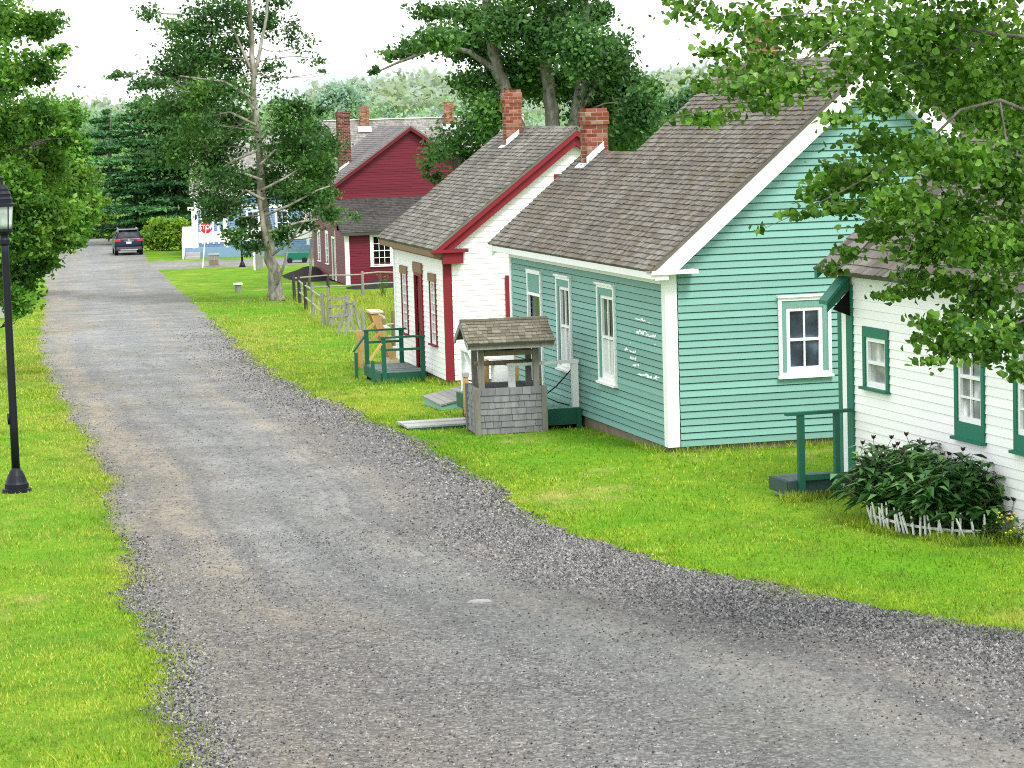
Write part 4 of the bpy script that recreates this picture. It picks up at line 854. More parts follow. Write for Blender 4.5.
# ------------------------------------------------------------------ white house with dark green trim
Rh = thing('white_house', 'white clapboard house with dark green trim nearest on the right', 'house', OR, YR)
RL_, RW = 6.2, 6.; SLR = .78
def zq(x): return 2.84+SLR*(x+.25)
fRS = Fr((0,0,0), (0,1,0), (-1,0,0)); fRG = Fr((0,-RL_,0), (1,0,0), (0,-1,0)); fRB = Fr((0,.35,0), (1,0,0), (0,1,0)); fRE = Fr((RW,0,0), (0,1,0), (1,0,0))
m = MB(); holesS = [(-1.05,-.42,1.40,2.04), (-3.58,-2.99,1.06,2.32), (-5.05,-4.45,1.06,2.32)]
clap(m, fRS, -RL_, .35, 0, 2.72, .11, holesS, gr=.002, lip=.013)
gl = lambda z: (max(.0, (z-2.9)/SLR), min(RW, RW-(z-2.9)/SLR))
for f_ in (fRG, fRB): clap(m, f_, 0, RW, 0, zq(RW/2)-.1, .11, (), gl)
clap(m, fRE, -RL_, .35, 0, 2.7, .11); m.build('wall', M_white, Rh)
boxpart(Rh, 'corner_board', M_green, (-.036,-.002,-.06,.12,0,2.6)); boxpart(Rh, 'corner_board', M_trim, (-.030,-.002,.122,.27,0,2.6)); boxpart(Rh, 'corner_board', M_green, (-.036,.1,.272,.384,0,2.6)); boxpart(Rh, 'corner_board', M_green, (-.036,.12,-RL_-.034,-RL_+.12,0,2.6))
boxpart(Rh, 'frieze', M_green, (-.034,-.004,-RL_,.35,2.70,2.78), (-.24,-.034,-RL_-.2,.35,2.735,2.775))
m = MB(); rx = -.32
roof_side(m, rx, zq(rx), RW/2, zq(RW/2), -RL_-.25, .46, .15, wmin=.12, wmax=.26, thick=.018); roof_side(m, RW-rx, zq(rx), RW/2, zq(RW/2), -RL_-.25, .46, .3, wmin=.2, wmax=.4); ridge_cap(m, RW/2, zq(RW/2), -RL_-.25, .46, (SLR, SLR))
m.build('roof', M_roofR, Rh)
for yy in ((-RL_-.23,-RL_-.05), (.36,.44)):
    for a in (rx, RW-rx): rake(Rh, a, zq(rx)-.012, RW/2, zq(RW/2)-.012, *yy, .10, M_green)
boxpart(Rh, 'foundation', M_stone, (.03,RW-.03,-RL_+.03,.30,-.9,0))
kw = dict(ow=0, casing=M_green, sash=M_trim, cw=.075)
window(Rh, fRS, -1.11, -.36, 1.34, 2.10, head=.13, sw=.055, nx=1, ny=1, glass=M_glassp, **kw)
window(Rh, fRS, -3.66, -2.91, .99, 2.40, head=.16, sw=.05, nx=2, ny=2, low_panel=.18, glass=M_glassp, curtain=0, **kw)
window(Rh, fRS, -5.13, -4.37, .99, 2.40, head=.16, sw=.05, nx=2, ny=2, low_panel=.18, glass=M_glassp, **kw)
m = MB()                                   # little sloping hood over the side entrance
m.hexa([(-.36,-.04,2.36),(-.037,-.04,2.70),(-.037,.22,2.70),(-.36,.22,2.36),(-.36,-.04,2.41),(-.037,-.04,2.76),(-.037,.22,2.76),(-.36,.22,2.41)])
hd = m.build('entrance_hood', M_green, Rh); m = MB(); m.hexa([(-.35,-.03,2.27),(-.037,-.03,2.55),(-.037,.0,2.55),(-.35,.0,2.27),(-.35,-.03,2.368),(-.037,-.03,2.698),(-.037,.0,2.698),(-.35,.0,2.368)]); m.build('fascia', M_deckgreen, hd)
m = MB(); m.add([(-.28,-.02,2.30),(-.038,-.02,2.20),(-.038,-.02,2.545)], [(0,1,2)]); m.build('underside_shade', M_dark, hd)  # black triangle added as the shade beneath the hood

# ------------------------------------------------------------------ stoops, ramp, boardwalk
def loc(O, a, x, y, z=0): return np.array([O[0]+x*math.cos(a)-y*math.sin(a), O[1]+x*math.sin(a)+y*math.cos(a), O[2]+z])
def planks(m, x0, x1, y0, y1, z0, z1, w=.12, along='x'):
    k = y0 if along == 'x' else x0; end = y1 if along == 'x' else x1
    while k < end-.02:
        e = min(k+w-.006, end); dz = random.uniform(-.003, .003)
        if along == 'x': m.box(x0, x1, k, e, z0, z1+dz)
        else: m.box(k, e, y0, y1, z0, z1+dz)
        k += w
M_slate = paint('dark_slate_green_paint', (.03,.065,.06), dirt=.2)
S = thing('entrance_stoop', 'small dark deck with green railing by the corner of the green trimmed house', 'stoop', loc(OR, YR, -.9, 0, -.1), YR)
m = MB(); planks(m, .0, .86, .03, .62, .20, .24, along='x'); m.build('deck', wood('dark_deck_board', (.07,.09,.10), (.16,.18,.19)), S)
boxpart(S, 'fascia', M_slate, (-.02,.86,-.012,.028,.06,.235), (-.03,-.002,.03,.62,.06,.23))
boxpart(S, 'post', M_deckgreen, (.10,.18,-.09,-.014,.10,1.08)); boxpart(S, 'post', M_deckgreen, (.60,.665,-.09,-.014,.10,1.08))
boxpart(S, 'handrail', M_deckgreen, (-.06,.84,-.10,.0,1.082,1.122)); boxpart(S, 'bottom_rail', M_deckgreen, (.182,.598,-.07,-.02,.24,.31), (.667,.84,-.07,-.02,.24,.31))
boxpart(S, 'footing', M_conc, (.05,.8,.05,.6,-.25,.06))

S = thing('entrance_stoop', 'green stoop with white post and rail in front of the teal house door', 'stoop', loc(OT, YT, 0, 4.6), YT)
m = MB(); planks(m, -1.25, -.05, .03, 3.55, .09, .13, w=.11, along='y'); m.build('deck', M_deckteal, S)
boxpart(S, 'fascia', M_deckgreen, (-1.27,-.05,-.02,.028,-.14,.125), (-1.30,-1.272,-.02,3.55,-.14,.12)); boxpart(S, 'corner_block', M_deckgreen, (-.13,-.045,-.06,-.022,-.20,.12))
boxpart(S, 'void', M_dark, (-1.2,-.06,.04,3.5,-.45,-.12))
boxpart(S, 'post', M_trim, (-.15,-.05,.05,.15,.135,.86)); boxpart(S, 'post', M_trim, (-1.22,-1.12,.05,.15,.135,.86)); boxpart(S, 'post', M_trim, (-1.22,-1.12,3.4,3.5,.135,.86))
boxpart(S, 'handrail', M_trim, (-1.25,-.04,.04,.16,.862,.91), (-1.25,-1.1,.162,3.5,.862,.91))
m = MB(); m.bar((-1.17,.2,.3), (-1.17,3.4,.3), .05); m.bar((-1.17,2.2,.3), (-1.17,3.3,.8), .06); m.build('lower_rail', M_trim, S)
m = MB(); m.tube([(-.06,.35,.75),(-.3,.5,.45),(-.5,.6,.28),(-.35,.3,.2),(-.2,.12,.16)], .012, 6); m.build('cable', M_black, S)

S = thing('entrance_stoop', 'dark green wooden stoop with green railing at the red door', 'stoop', loc(OW, YW, 0, 1.5), YW)
m = MB(); planks(m, -1.10, -.16, .03, 2.1, .04, .085, along='x'); m.build('deck', wood('grey_green_deck_board', (.12,.16,.15), (.26,.30,.28)), S)
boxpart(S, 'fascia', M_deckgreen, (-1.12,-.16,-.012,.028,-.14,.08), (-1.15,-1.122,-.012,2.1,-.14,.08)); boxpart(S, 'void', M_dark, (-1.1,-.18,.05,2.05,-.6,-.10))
boxpart(S, 'step', M_grey, (-1.40,-1.155,.0,2.0,-.32,-.26)); boxpart(S, 'step_riser', M_deckgreen, (-1.39,-1.16,.02,1.98,-.45,-.322))
for x, y in ((-.24,-.05),(-1.08,-.05),(-1.08,2.05),(-.30,2.05)): boxpart(S, 'post', M_deckgreen, (x-.045,x+.045,y-.035,y+.035,-.12,.82))
for y in (-.05, 2.05): boxpart(S, 'newel', M_deckgreen, (-1.36,-1.29,y-.035,y+.035,-.45,.36))
for y in (-.05, 2.05): boxpart(S, 'handrail', M_deckgreen, (-1.14,-.18,y-.05,y+.05,.822,.862), (-1.04,-.30,y-.025,y+.025,.55,.60))
for y in (-.05, 2.05):
    m = MB(); m.bar((-1.12,y,.72), (-1.38,y,.38), .09, .04); m.build('sloping_rail', M_new if y < 0 else M_deckgreen, S)

S = thing('access_ramp', 'low green sided ramp between the well and the white house', 'ramp', np.array([-1.05, 47.0, gv(47.2)]), YW)
m = MB(); m.hexa([(-.25,0,-.1),(.5,0,-.1),(.5,1.6,-.1),(-.25,1.6,-.1),(-.25,0,.10),(.5,0,.24),(.5,1.6,.24),(-.25,1.6,.10)]); m.build('side', M_deckteal, S)
m = MB()
for k in range(6):
    a = -.28+k*.135; za = .105+(a+.25)*.187; m.hexa([(a,-.03,za),(a+.128,-.03,za+.024),(a+.128,1.63,za+.024),(a,1.63,za),(a,-.03,za+.03),(a+.128,-.03,za+.054),(a+.128,1.63,za+.054),(a,1.63,za+.03)])
m.build('deck', M_grey, S)
S = thing('boardwalk', 'short grey plank walk lying on the grass left of the well', 'boardwalk', (-.95, 43.1, gv(43.1)), YT)
m = MB(); planks(m, -.85, .9, -.05, .80, .05, .085, along='x', w=.14); m.build('planks', wood('pale_grey_plank', (.34,.35,.35), (.52,.53,.53)), S)
boxpart(S, 'bearer', M_deckgreen, (-.8,.9,-.045,-.005,-.05,.048), (-.8,.9,.70,.76,-.05,.048))

# ------------------------------------------------------------------ the well
WY = R(10); WO = np.array([-.57, 41.72, gv(41.7)-.01])
We = thing('well', 'shingled wooden well with a little lichened gable roof on the grass', 'well', WO, WY)
wW, wD, wH = 1.10, .92, .76
m = MB(); rr = random.Random(5)
def shin_wall(m, fr, L, H, rows=7):
    for k in range(rows):
        z0 = H*k/rows; z1 = H*(k+1)/rows; u = -rr.uniform(0, .1)
        while u < L:
            wd = rr.uniform(.09, .26); a = max(u, 0); b = min(u+wd-.005, L); u += wd
            if b-a < .02: continue
            dz = rr.uniform(0, .01); o = .022+rr.uniform(-.004, .004)
            m.add([fr.p(a,z0-dz,o), fr.p(b,z0-dz,o), fr.p(b,z1+.01,.004), fr.p(a,z1+.01,.004), fr.p(a,z0-dz,0), fr.p(b,z0-dz,0)], [(0,1,2,3), (4,5,1,0)])
for fr, L in ((Fr((0,0,.02),(1,0,0),(0,-1,0)), wW), (Fr((0,0,.02),(0,1,0),(-1,0,0)), wD), (Fr((wW,0,.02),(0,1,0),(1,0,0)), wD), (Fr((0,wD,.02),(1,0,0),(0,1,0)), wW)): shin_wall(m, fr, L, wH-.03)
m.box(.01,wW-.01,.01,.05,-.1,wH-.01); m.box(.01,wW-.01,wD-.05,wD-.01,-.1,wH-.01); m.box(.01,.05,.051,wD-.051,-.1,wH-.01); m.box(wW-.05,wW-.01,.051,wD-.051,-.1,wH-.01)
m.build('curb', M_wellwall, We)
for x in (0, wW):
    for y in (0, wD): boxpart(We, 'corner_board', M_wellpost, (x-.045,x+.045,y-.045,y+.045,-.1,wH))
boxpart(We, 'water_well_dark', M_dark, (.06,wW-.06,.06,wD-.06,.1,.12)).name = 'shaft'
ph = 1.49
for x in (.10, wW-.10):
    for y in (.12, wD-.12): boxpart(We, 'post', M_wellpost, (x-.045,x+.045,y-.05,y+.05,wH-.3,ph))
boxpart(We, 'crossbeam', M_greybrown, (.16,wW-.15,.08,.155,1.27,1.35), (.16,wW-.15,wD-.155,wD-.08,1.27,1.35))
m = MB(); m.tube([(.05,wD/2,1.12),(wW-.05,wD/2,1.12)], .04, 10); wl = m.build('windlass', M_greybrown, We, smooth=True)
m = MB(); m.lathe([(.0,.0),(.09,0),(.12,.16),(.11,.16),(.0,.05)], 12, (.60,wD/2-.05,1.29)); m.build('bucket', M_black, We)
m = MB(); zr_ = ph+.335; zs_ = ph+.01; ov = .17; ys0, ys1 = -.20, wD+.20
sl_ = (zr_-zs_)/(wD/2+.20)
for s0, sgn in ((ys0, 1), (ys1, -1)):
    L = math.hypot(wD/2+.20, zr_-zs_); ev = np.array([0, sgn*(wD/2+.20)/L, (zr_-zs_)/L])
    shingles(m, (-ov, s0, zs_), (1,0,0), ev, wW+2*ov, L, .10, wmin=.06, wmax=.15, thick=.014)
    q = np.cross((1,0,0), ev); q = q if q[2] > 0 else -q; A = np.array([-ov+.01, s0, zs_])-q*.004; B = A+ev*L
    m.add([A, B, B-q*.03, A-q*.03]+[v+np.array([wW+2*ov-.02,0,0]) for v in (A, B, B-q*.03, A-q*.03)], [(0,1,2,3),(7,6,5,4),(0,4,5,1),(2,6,7,3),(3,7,4,0)])
for k in range(12):
    a = -ov+k*(wW+2*ov)/12; m.box(a, a+.118, wD/2-.06, wD/2+.06, zr_-.008, zr_+.025+random.uniform(0,.006))
m.build('roof', M_wellroof, We)
for x in (-ov-.004, wW+ov-.02):
    m = MB()
    for s0 in (ys0, ys1): m.hexa([(x,s0,zs_-.09),(x+.024,s0,zs_-.09),(x+.024,wD/2,zr_-.10),(x,wD/2,zr_-.10),(x,s0,zs_-.012),(x+.024,s0,zs_-.012),(x+.024,wD/2,zr_-.012),(x,wD/2,zr_-.012)])
    m.build('rake_board', M_grey, We)
boxpart(We, 'eave_board', M_grey, (-ov+.03,wW+ov-.03,ys0+.05,ys0+.08,zs_-.10,zs_-.02))
for x in (.06, wW-.085):
    m = MB(); m.add([(x,.02,zs_+.12),(x,wD-.02,zs_+.12),(x,wD/2,zr_-.08),(x+.02,.02,zs_+.12),(x+.02,wD-.02,zs_+.12),(x+.02,wD/2,zr_-.08)], [(0,2,1),(3,4,5),(0,1,4,3),(1,2,5,4),(2,0,3,5)]); m.build('gable_board', M_dark, We)
BUILT.append((WO, WY, -.1, 1.25, -.1, 1.1))
# notice board and little posts behind the well
nb = thing('notice_board', 'white panel notice board on a yellow post seen through the well', 'notice board', (-.20, 43.6, gv(43.6)), R(12))
boxpart(nb, 'post', M_new, (-.27,-.19,-.04,.04,-.1,1.12)); boxpart(nb, 'post', M_new, (.26,.33,.0,.06,-.1,1.1)); boxpart(nb, 'panel', M_signwhite, (-.15,.24,-.03,.0,.62,1.18)); boxpart(nb, 'printed_line', M_text, (.0,.20,-.034,-.0315,.70,.715))
boxpart(nb, 'side_board', M_palenew, (-.44,-.28,-.05,-.02,.60,1.16))
ps = thing('wooden_post', 'slim new timber post with a metal cap left of the well', 'post', (-.79, 44.2, gv(44.2)), R(8))
boxpart(ps, 'shaft', M_new, (-.045,.045,-.045,.045,-.1,.78)); boxpart(ps, 'cap', M_conc, (-.055,.055,-.055,.055,.785,.86))

# ------------------------------------------------------------------ barn-red house
OB, YB = np.array([-7.52, 120.6, -2.72]), R(12)
B = thing('red_house', 'dark red gabled house with lean-to front and tall brick chimney', 'house', OB, YB)
BW, BL, LD = 7.3, 11., 2.6; SLB = .70
def zb(x): return 4.72+SLB*x
m = MB(); holes = [(1.30,2.10,.98,2.28)]
clap(m, fG, 0, BW, 0, 2.45, .12, holes, gr=.003, lip=.012)
clap(m, fS, 0, BL, 0, 2.45, .12, [(3.4,4.2,0,2.1),(5.6,6.4,.8,2.2),(8.4,9.2,.8,2.2)])
fUG = Fr((0,LD,0), (1,0,0), (0,-1,0)); fUS = Fr((0,LD,0), (0,1,0), (-1,0,0))
gl = lambda z: (max(0, (z-4.75)/SLB), min(BW, BW-(z-4.75)/SLB))
clap(m, fUG, 0, BW, 3.2, zb(BW/2)-.05, .12, (), gl, gr=.003, lip=.012); clap(m, fUS, 0, BL-LD, 2.45, 4.72, .12)
clap(m, Fr((0,BL,0),(1,0,0),(0,1,0)), 0, BW, 0, zb(BW/2)-.05, .12, (), gl); clap(m, Fr((BW,0,0),(0,1,0),(1,0,0)), 0, BL, 0, 2.45, .12); clap(m, Fr((BW,LD,0),(0,1,0),(1,0,0)), 0, BL-LD, 2.4, 4.7, .12)
m.build('wall', M_barn, B)
boxpart(B, 'corner_board', M_trim, (-.03,.16,-.034,.14,0,2.45)); boxpart(B, 'corner_board', M_trim, (-.03,.1,3.1,3.22,0,2.4)); boxpart(B, 'foundation', M_dark, (.03,BW-.03,.03,BL-.03,-1.,0))
m = MB(); roof_side(m, -.25, zb(-.25), BW/2, zb(BW/2), LD-.3, BL+.2, .16); roof_side(m, BW+.25, zb(-.25), BW/2, zb(BW/2), LD-.3, BL+.2, .32); m.build('roof', M_roofB, B)
m = MB(); L = math.hypot(LD+.3, 1.5); ev = np.array([0, (LD+.3)/L, 1.5/L]); shingles(m, (-.25,-.3,2.42), (1,0,0), ev, BW+.5, L, .16); A = np.array([-.25,-.3,2.41]); Bp = A+ev*L; m.add([A, A+[BW+.5,0,0], Bp+[BW+.5,0,0], Bp, A-[0,0,.12], A+[BW+.5,0,-.12], Bp+[BW+.5,0,-.12], Bp-[0,0,.12]], [(0,1,2,3),(7,6,5,4),(0,4,5,1),(1,5,6,2),(3,2,6,7),(0,3,7,4)]); m.build('lean_to_roof', M_roofL, B)
for a in (-.25, BW+.25): rake(B, a, zb(-.25)-.012, BW/2, zb(BW/2)-.012, LD-.28, LD-.02, .22, M_barn)
window(B, fG, 1.14, 2.24, .83, 2.37, ow=.0, cw=.12, head=.13, casing=M_trim, nx=3, ny=2, sw=.05, glass=M_dark)
for a in (5.6, 8.4): window(B, fS, a-.1, a+.9, .7, 2.3, ow=0, cw=.12, head=.12, casing=M_trim, nx=2, ny=2)
door(B, fS, 3.4, 4.2, 0, 2.0, M_grey, M_trim, .1)
chimney(B, .95, 5.8, 4.9, 8.1, .60, .60, M_brickd, .03, flashp(.95, 5.8, .60, SLB, zb, .16))

# long grey-roofed building further behind
OG, YG = np.array(onground(338, 152)), R(4)
H = thing('long_house', 'long house behind the red house, mostly its pale grey shingle roof visible', 'house', OG, YG)
hw_, hd_ = 11.5, 8.; ze_, zr_ = 4.2, 8.05
m = MB(); L = math.hypot(hd_/2+.3, zr_-ze_); ev = np.array([0, (hd_/2+.3)/L, (zr_-ze_)/L])
shingles(m, (-.6,-.3,ze_), (1,0,0), ev, hw_+.8, L, .17); ev2 = ev*[1,-1,1]; shingles(m, (-.6,hd_+.3,ze_), (1,0,0), ev2, hw_+.8, L, .4)
m.add([(-.6,-.3,ze_-.01),(hw_+.2,-.3,ze_-.01),(hw_+.2,hd_/2,zr_-.01),(-.6,hd_/2,zr_-.01)], [(0,1,2,3)])
m.add([(-.6,hd_+.3,ze_-.01),(hw_+.2,hd_+.3,ze_-.01),(hw_+.2,hd_/2,zr_-.01),(-.6,hd_/2,zr_-.01)], [(3,2,1,0)]); m.build('roof', M_roofG, H)
boxpart(H, 'ridge_board', M_trim, (-.6,hw_+.2,hd_/2-.1,hd_/2+.1,zr_+.005,zr_+.06))
m = MB(); gl2 = lambda z: (0, hd_) if z < 4.3 else ((z-4.3)/(zr_-4.3)*hd_/2, hd_-(z-4.3)/(zr_-4.3)*hd_/2)
clap(m, Fr((0,0,0),(1,0,0),(0,-1,0)), 0, hw_, 0, 4.3, .14); clap(m, Fr((0,0,0),(0,1,0),(-1,0,0)), 0, hd_, 0, zr_-.1, .14, (), gl2); clap(m, Fr((hw_,0,0),(0,1,0),(1,0,0)), 0, hd_, 0, zr_-.1, .14, (), gl2); clap(m, Fr((0,hd_,0),(1,0,0),(0,1,0)), 0, hw_, 0, 4.3, .14); m.build('wall', M_white, H)
boxpart(H, 'foundation', M_stone, (.04,hw_-.04,.04,hd_-.04,-.6,0))
for x, z, M in ((2.15, 8.95, M_brick), (7.2, 9.05, M_brick)): chimney(H, x, hd_/2-.35, 7.2, z, .56, .5, M, 0, [[(x-.4,hd_/2-.95,7.35),(x+.4,hd_/2-.95,7.35),(x+.4,hd_/2-.60,7.68),(x-.4,hd_/2-.60,7.68)]])

# pale blue house with white porch beyond the poplar
OBl = np.array(onground(202, 162)); OBl = OBl+[0,0,.05]
Bl = thing('blue_house', 'pale blue house with white porch posts behind the sparse poplar', 'house', OBl, R(3))
bw_, bd_ = 8.4, 7.; m = MB()
fb0 = Fr((0,0,0),(1,0,0),(0,-1,0)); wins = [(3.2,4.0,1.2,2.7),(5.0,5.8,1.2,2.7),(6.8,7.6,1.2,2.7)]
clap(m, fb0, 0, bw_, 0, 3.9, .14, wins); gl3 = lambda z: (0, bd_) if z < 3.9 else ((z-3.9)/3.4*bd_/2, bd_-(z-3.9)/3.4*bd_/2)
clap(m, Fr((0,0,0),(0,1,0),(-1,0,0)), 0, bd_, 0, 7.2, .14, (), gl3); clap(m, Fr((bw_,0,0),(0,1,0),(1,0,0)), 0, bd_, 0, 7.2, .14, (), gl3); clap(m, Fr((0,bd_,0),(1,0,0),(0,1,0)), 0, bw_, 0, 3.9, .14); m.build('wall', M_blue, Bl)
m = MB(); L = math.hypot(bd_/2+.3, 3.5); ev = np.array([0, (bd_/2+.3)/L, 3.5/L]); shingles(m, (-.3,-.3,3.8), (1,0,0), ev, bw_+.6, L, .17); shingles(m, (-.3,bd_+.3,3.8), (1,0,0), ev*[1,-1,1], bw_+.6, L, .4)
m.add([(-.3,-.3,3.79),(bw_+.3,-.3,3.79),(bw_+.3,bd_/2,7.28),(-.3,bd_/2,7.28)], [(0,1,2,3)]); m.add([(-.3,bd_+.3,3.79),(bw_+.3,bd_+.3,3.79),(bw_+.3,bd_/2,7.28),(-.3,bd_/2,7.28)], [(3,2,1,0)]); m.build('roof', M_roofG, Bl)
boxpart(Bl, 'eave_board', M_trim, (-.2,bw_+.2,-.28,-.02,3.62,3.78)); boxpart(Bl, 'corner_board', M_trim, (-.03,.16,-.034,.1,0,3.6)); boxpart(Bl, 'corner_board', M_trim, (bw_-.16,bw_+.03,-.034,.1,0,3.6)); boxpart(Bl, 'corner_board', M_trim, (1.72,1.9,-.036,-.002,0,3.6))
for a, b, c, d in wins: window(Bl, fb0, a-.05, b+.05, c-.05, d+.05, ow=0, cw=.1, head=.1, casing=M_trim, nx=2, ny=2)
boxpart(Bl, 'porch_deck', M_blue, (-.6,bw_,-1.9,-.04,-.6,.55)); m = MB()
for k in range(5): m.box(.35+k*.34, .47+k*.34, -.05, -.028, .7, 3.6)
m.build('porch_slats', M_trim, Bl)
for x in (.0, 2.0, 7.): boxpart(Bl, 'porch_post', M_trim, (x-.09,x+.09,-1.85,-1.68,.56,2.9))
boxpart(Bl, 'porch_railing', M_trim, (.3,bw_,-1.82,-1.74,.9,1.55)); boxpart(Bl, 'porch_beam', M_trim, (-.3,bw_,-1.88,-1.66,2.9,3.1))
m = MB(); m.hexa([(-.65,-3.2,-.1),(-.55,-3.2,-.1),(-.55,-1.86,.6),(-.65,-1.86,.6),(-.65,-3.2,1.1),(-.55,-3.2,1.1),(-.55,-1.86,1.9),(-.65,-1.86,1.9)]); m.box(-.55,.25,-1.86,-1.80,.6,1.9); m.build('stair_screen', M_trim, Bl)
boxpart(Bl, 'stair', M_conc, (-.5,.4,-3.1,-2.5,-.3,.1), (-.5,.4,-2.5,-1.92,-.3,.33)); boxpart(Bl, 'foundation', M_conc, (.05,bw_-.05,.05,bd_-.05,-.8,0))

# ------------------------------------------------------------------ car
CO = np.array([-24.25, 166.6, gv(167)]); 
Cr = thing('parked_car', 'dark navy sport utility car parked at the road end, seen from behind', 'car', CO, R(11))
def loft(secs, name, M, parent, smooth=True, caps=True):
    m = MB(); n = len(secs[0])
    for s in secs: m.v += s
    for i in range(len(secs)-1):
        for j in range(n): m.f.append((i*n+j, i*n+(j+1)%n, (i+1)*n+(j+1)%n, (i+1)*n+j))
    if caps: m.f += [tuple(range(n))[::-1], tuple((len(secs)-1)*n+j for j in range(n))]
    o = m.build(name, M, parent, smooth=smooth)
    o.modifiers.new('smooth_edges', 'EDGE_SPLIT').split_angle = R(38); return o
def sec(y, w, zb, zs, wr=None, zr=None):
    wr = wr or w*.96; zr = zr or zs+.01
    h = [(w*.90, zb), (w*.985, zb+.12), (w, zb+.34), (w*.985, zs-.10), (w*.955, zs), (wr, zr-.09), (wr*.90, zr)]
    return [(x, y, z) for x, z in h]+[(-x, y, z) for x, z in h[::-1]]
loft([sec(0,.80,.42,.78), sec(.06,.87,.36,1.0), sec(.12,.90,.33,1.08,.76,1.12), sec(.55,.92,.30,1.08,.66,1.60), sec(1.0,.92,.30,1.06,.66,1.67), sec(2.2,.92,.30,1.03,.66,1.68), sec(2.8,.92,.30,1.02,.64,1.60), sec(3.45,.92,.30,1.02,.74,1.08), sec(4.2,.90,.32,.96), sec(4.52,.84,.36,.88), sec(4.62,.74,.42,.75)], 'body', M_carpaint, Cr)
m = MB(); m.add([(-.66,.135,1.13),(.66,.135,1.13),(.575,.50,1.53),(-.575,.50,1.53)], [(0,1,2,3)]); m.v = [(x,y-.03,z+.012) for x,y,z in m.v]; m.build('rear_window', M_carglass, Cr)
for s in (-1, 1):
    m = MB(); X = lambda z: s*(.89+(z-1.08)/(1.58-1.08)*(.665-.87)+.006)
    for a, b, c, d in ((.62,1.45,.78,1.45),(1.5,2.45,1.5,2.45),(2.5,3.2,2.5,2.85)):
        q = [(X(1.12),a,1.12),(X(1.12),b,1.12),(X(1.52),d,1.52),(X(1.52),c,1.52)]; m.add(q, [(0,1,2,3) if s > 0 else (3,2,1,0)])
    m.build('side_window', M_carglass, Cr)
    m = MB(); m.box(min(s*.52,s*.86),max(s*.52,s*.86),-.005,.16,.90,1.06); m.box(min(s*.80,s*.895),max(s*.80,s*.895),.05,.42,.94,1.06); m.build('tail_lamp', M_tail, Cr, bevel=.02)
    m = MB(); m.box(min(s*.93,s*1.08),max(s*.93,s*1.08),2.75,2.9,1.02,1.16); m.build('wing_mirror', M_carpaint, Cr, bevel=.03)
    m = MB(); m.bar((s*.60,.75,1.68), (s*.60,2.5,1.71), .05, .05); m.build('roof_rail', M_chrome, Cr)
    for y in (.85, 3.65):
        m = MB(); m.tube([(s*.66,y,.35),(s*.69,y,.35),(s*.88,y,.35),(s*.905,y,.35)], [.30,.355,.355,.31], 24); wv = m.build('wheel', M_rubber, Cr, smooth=False)
        m = MB(); m.tube([(s*.90,y,.35),(s*.915,y,.35)], [.24,.22], 20); m.build('rim', M_rim, wv)
boxpart(Cr, 'bumper', M_cargrey, (-.80,.80,-.06,.06,.36,.56), bevel=.03); boxpart(Cr, 'skid_strip', M_chrome, (-.55,.55,-.075,-.055,.36,.42)); boxpart(Cr, 'number_plate', M_signwhite, (-.16,.16,-.012,-.002,.78,.90))
boxpart(Cr, 'tailgate_strip', M_chrome, (-.30,.30,-.012,.0,.93,.96)); boxpart(Cr, 'badge', M_chrome, (-.05,.05,.03,.062,.97,1.05)); boxpart(Cr, 'spoiler', M_carpaint, (-.58,.58,.40,.70,1.60,1.65), bevel=.02); boxpart(Cr, 'roof_reflection_strip', M_chrome, (-.56,.56,.72,1.0,1.655,1.685))  # bright strip on the roof added as a pale reflection
m = MB(); m.bar((-.1,.1,1.15), (.35,.07,1.19), .02); m.build('rear_wiper', M_black, Cr)

# ------------------------------------------------------------------ lamp posts
def lamp_post(label, base, k):
    t = thing('lamp_post', label, 'lamp post', base, R(8), 'black lamp posts along the road'); m = MB()
    m.lathe([(.20,-.05),(.20,.05),(.165,.06),(.165,.12),(.145,.15),(.115,.24),(.085,.30),(.06,.33),(.055,.36)], 20); m.build('base', M_black, t, smooth=False)
    m = MB(); m.lathe([(.058,.30),(.056,.95),(.05,3.3),(.05,3.55)], 16); m.box(-.08,-.045,-.035,.035,.95,1.10); m.build('pole', M_black, t, smooth=True)
    m = MB(); m.lathe([(.05,3.42),(.075,3.45),(.075,3.50),(.055,3.53),(.055,3.56),(.10,3.60),(.12,3.62),(.12,3.65)], 16); m.build('collar', M_black, t)
    m = MB(); m.lathe([(.10,3.65),(.115,3.72),(.135,3.95),(.135,3.96)], 18); gl_ = m.build('lantern_glass', M_lampglass, t, smooth=True)
    m = MB()
    for a in range(4):
        c, s = math.cos(a*math.pi/2+.6), math.sin(a*math.pi/2+.6); m.bar((.113*c,.113*s,3.64), (.142*c,.142*s,3.97), .014)
    m.build('lantern_cage', M_black, t)
    m = MB(); m.lathe([(.165,3.96),(.165,3.99),(.135,4.01),(.135,4.05),(.14,4.06),(.115,4.09),(.115,4.12),(.12,4.13),(.09,4.17),(.09,4.20),(.05,4.25),(.02,4.27),(.02,4.33),(.03,4.345),(.0,4.37)], 18); m.build('cap', M_black, t); return t
lamp_post('black lamp post with glass lantern on the left lawn', (-6.91, 35.75, gv(35.75)-.0), 1)
l2 = lamp_post('distant black lamp post partly hidden by the sparse poplar', (-14.89, 145.5, gv(145.5)), 1)

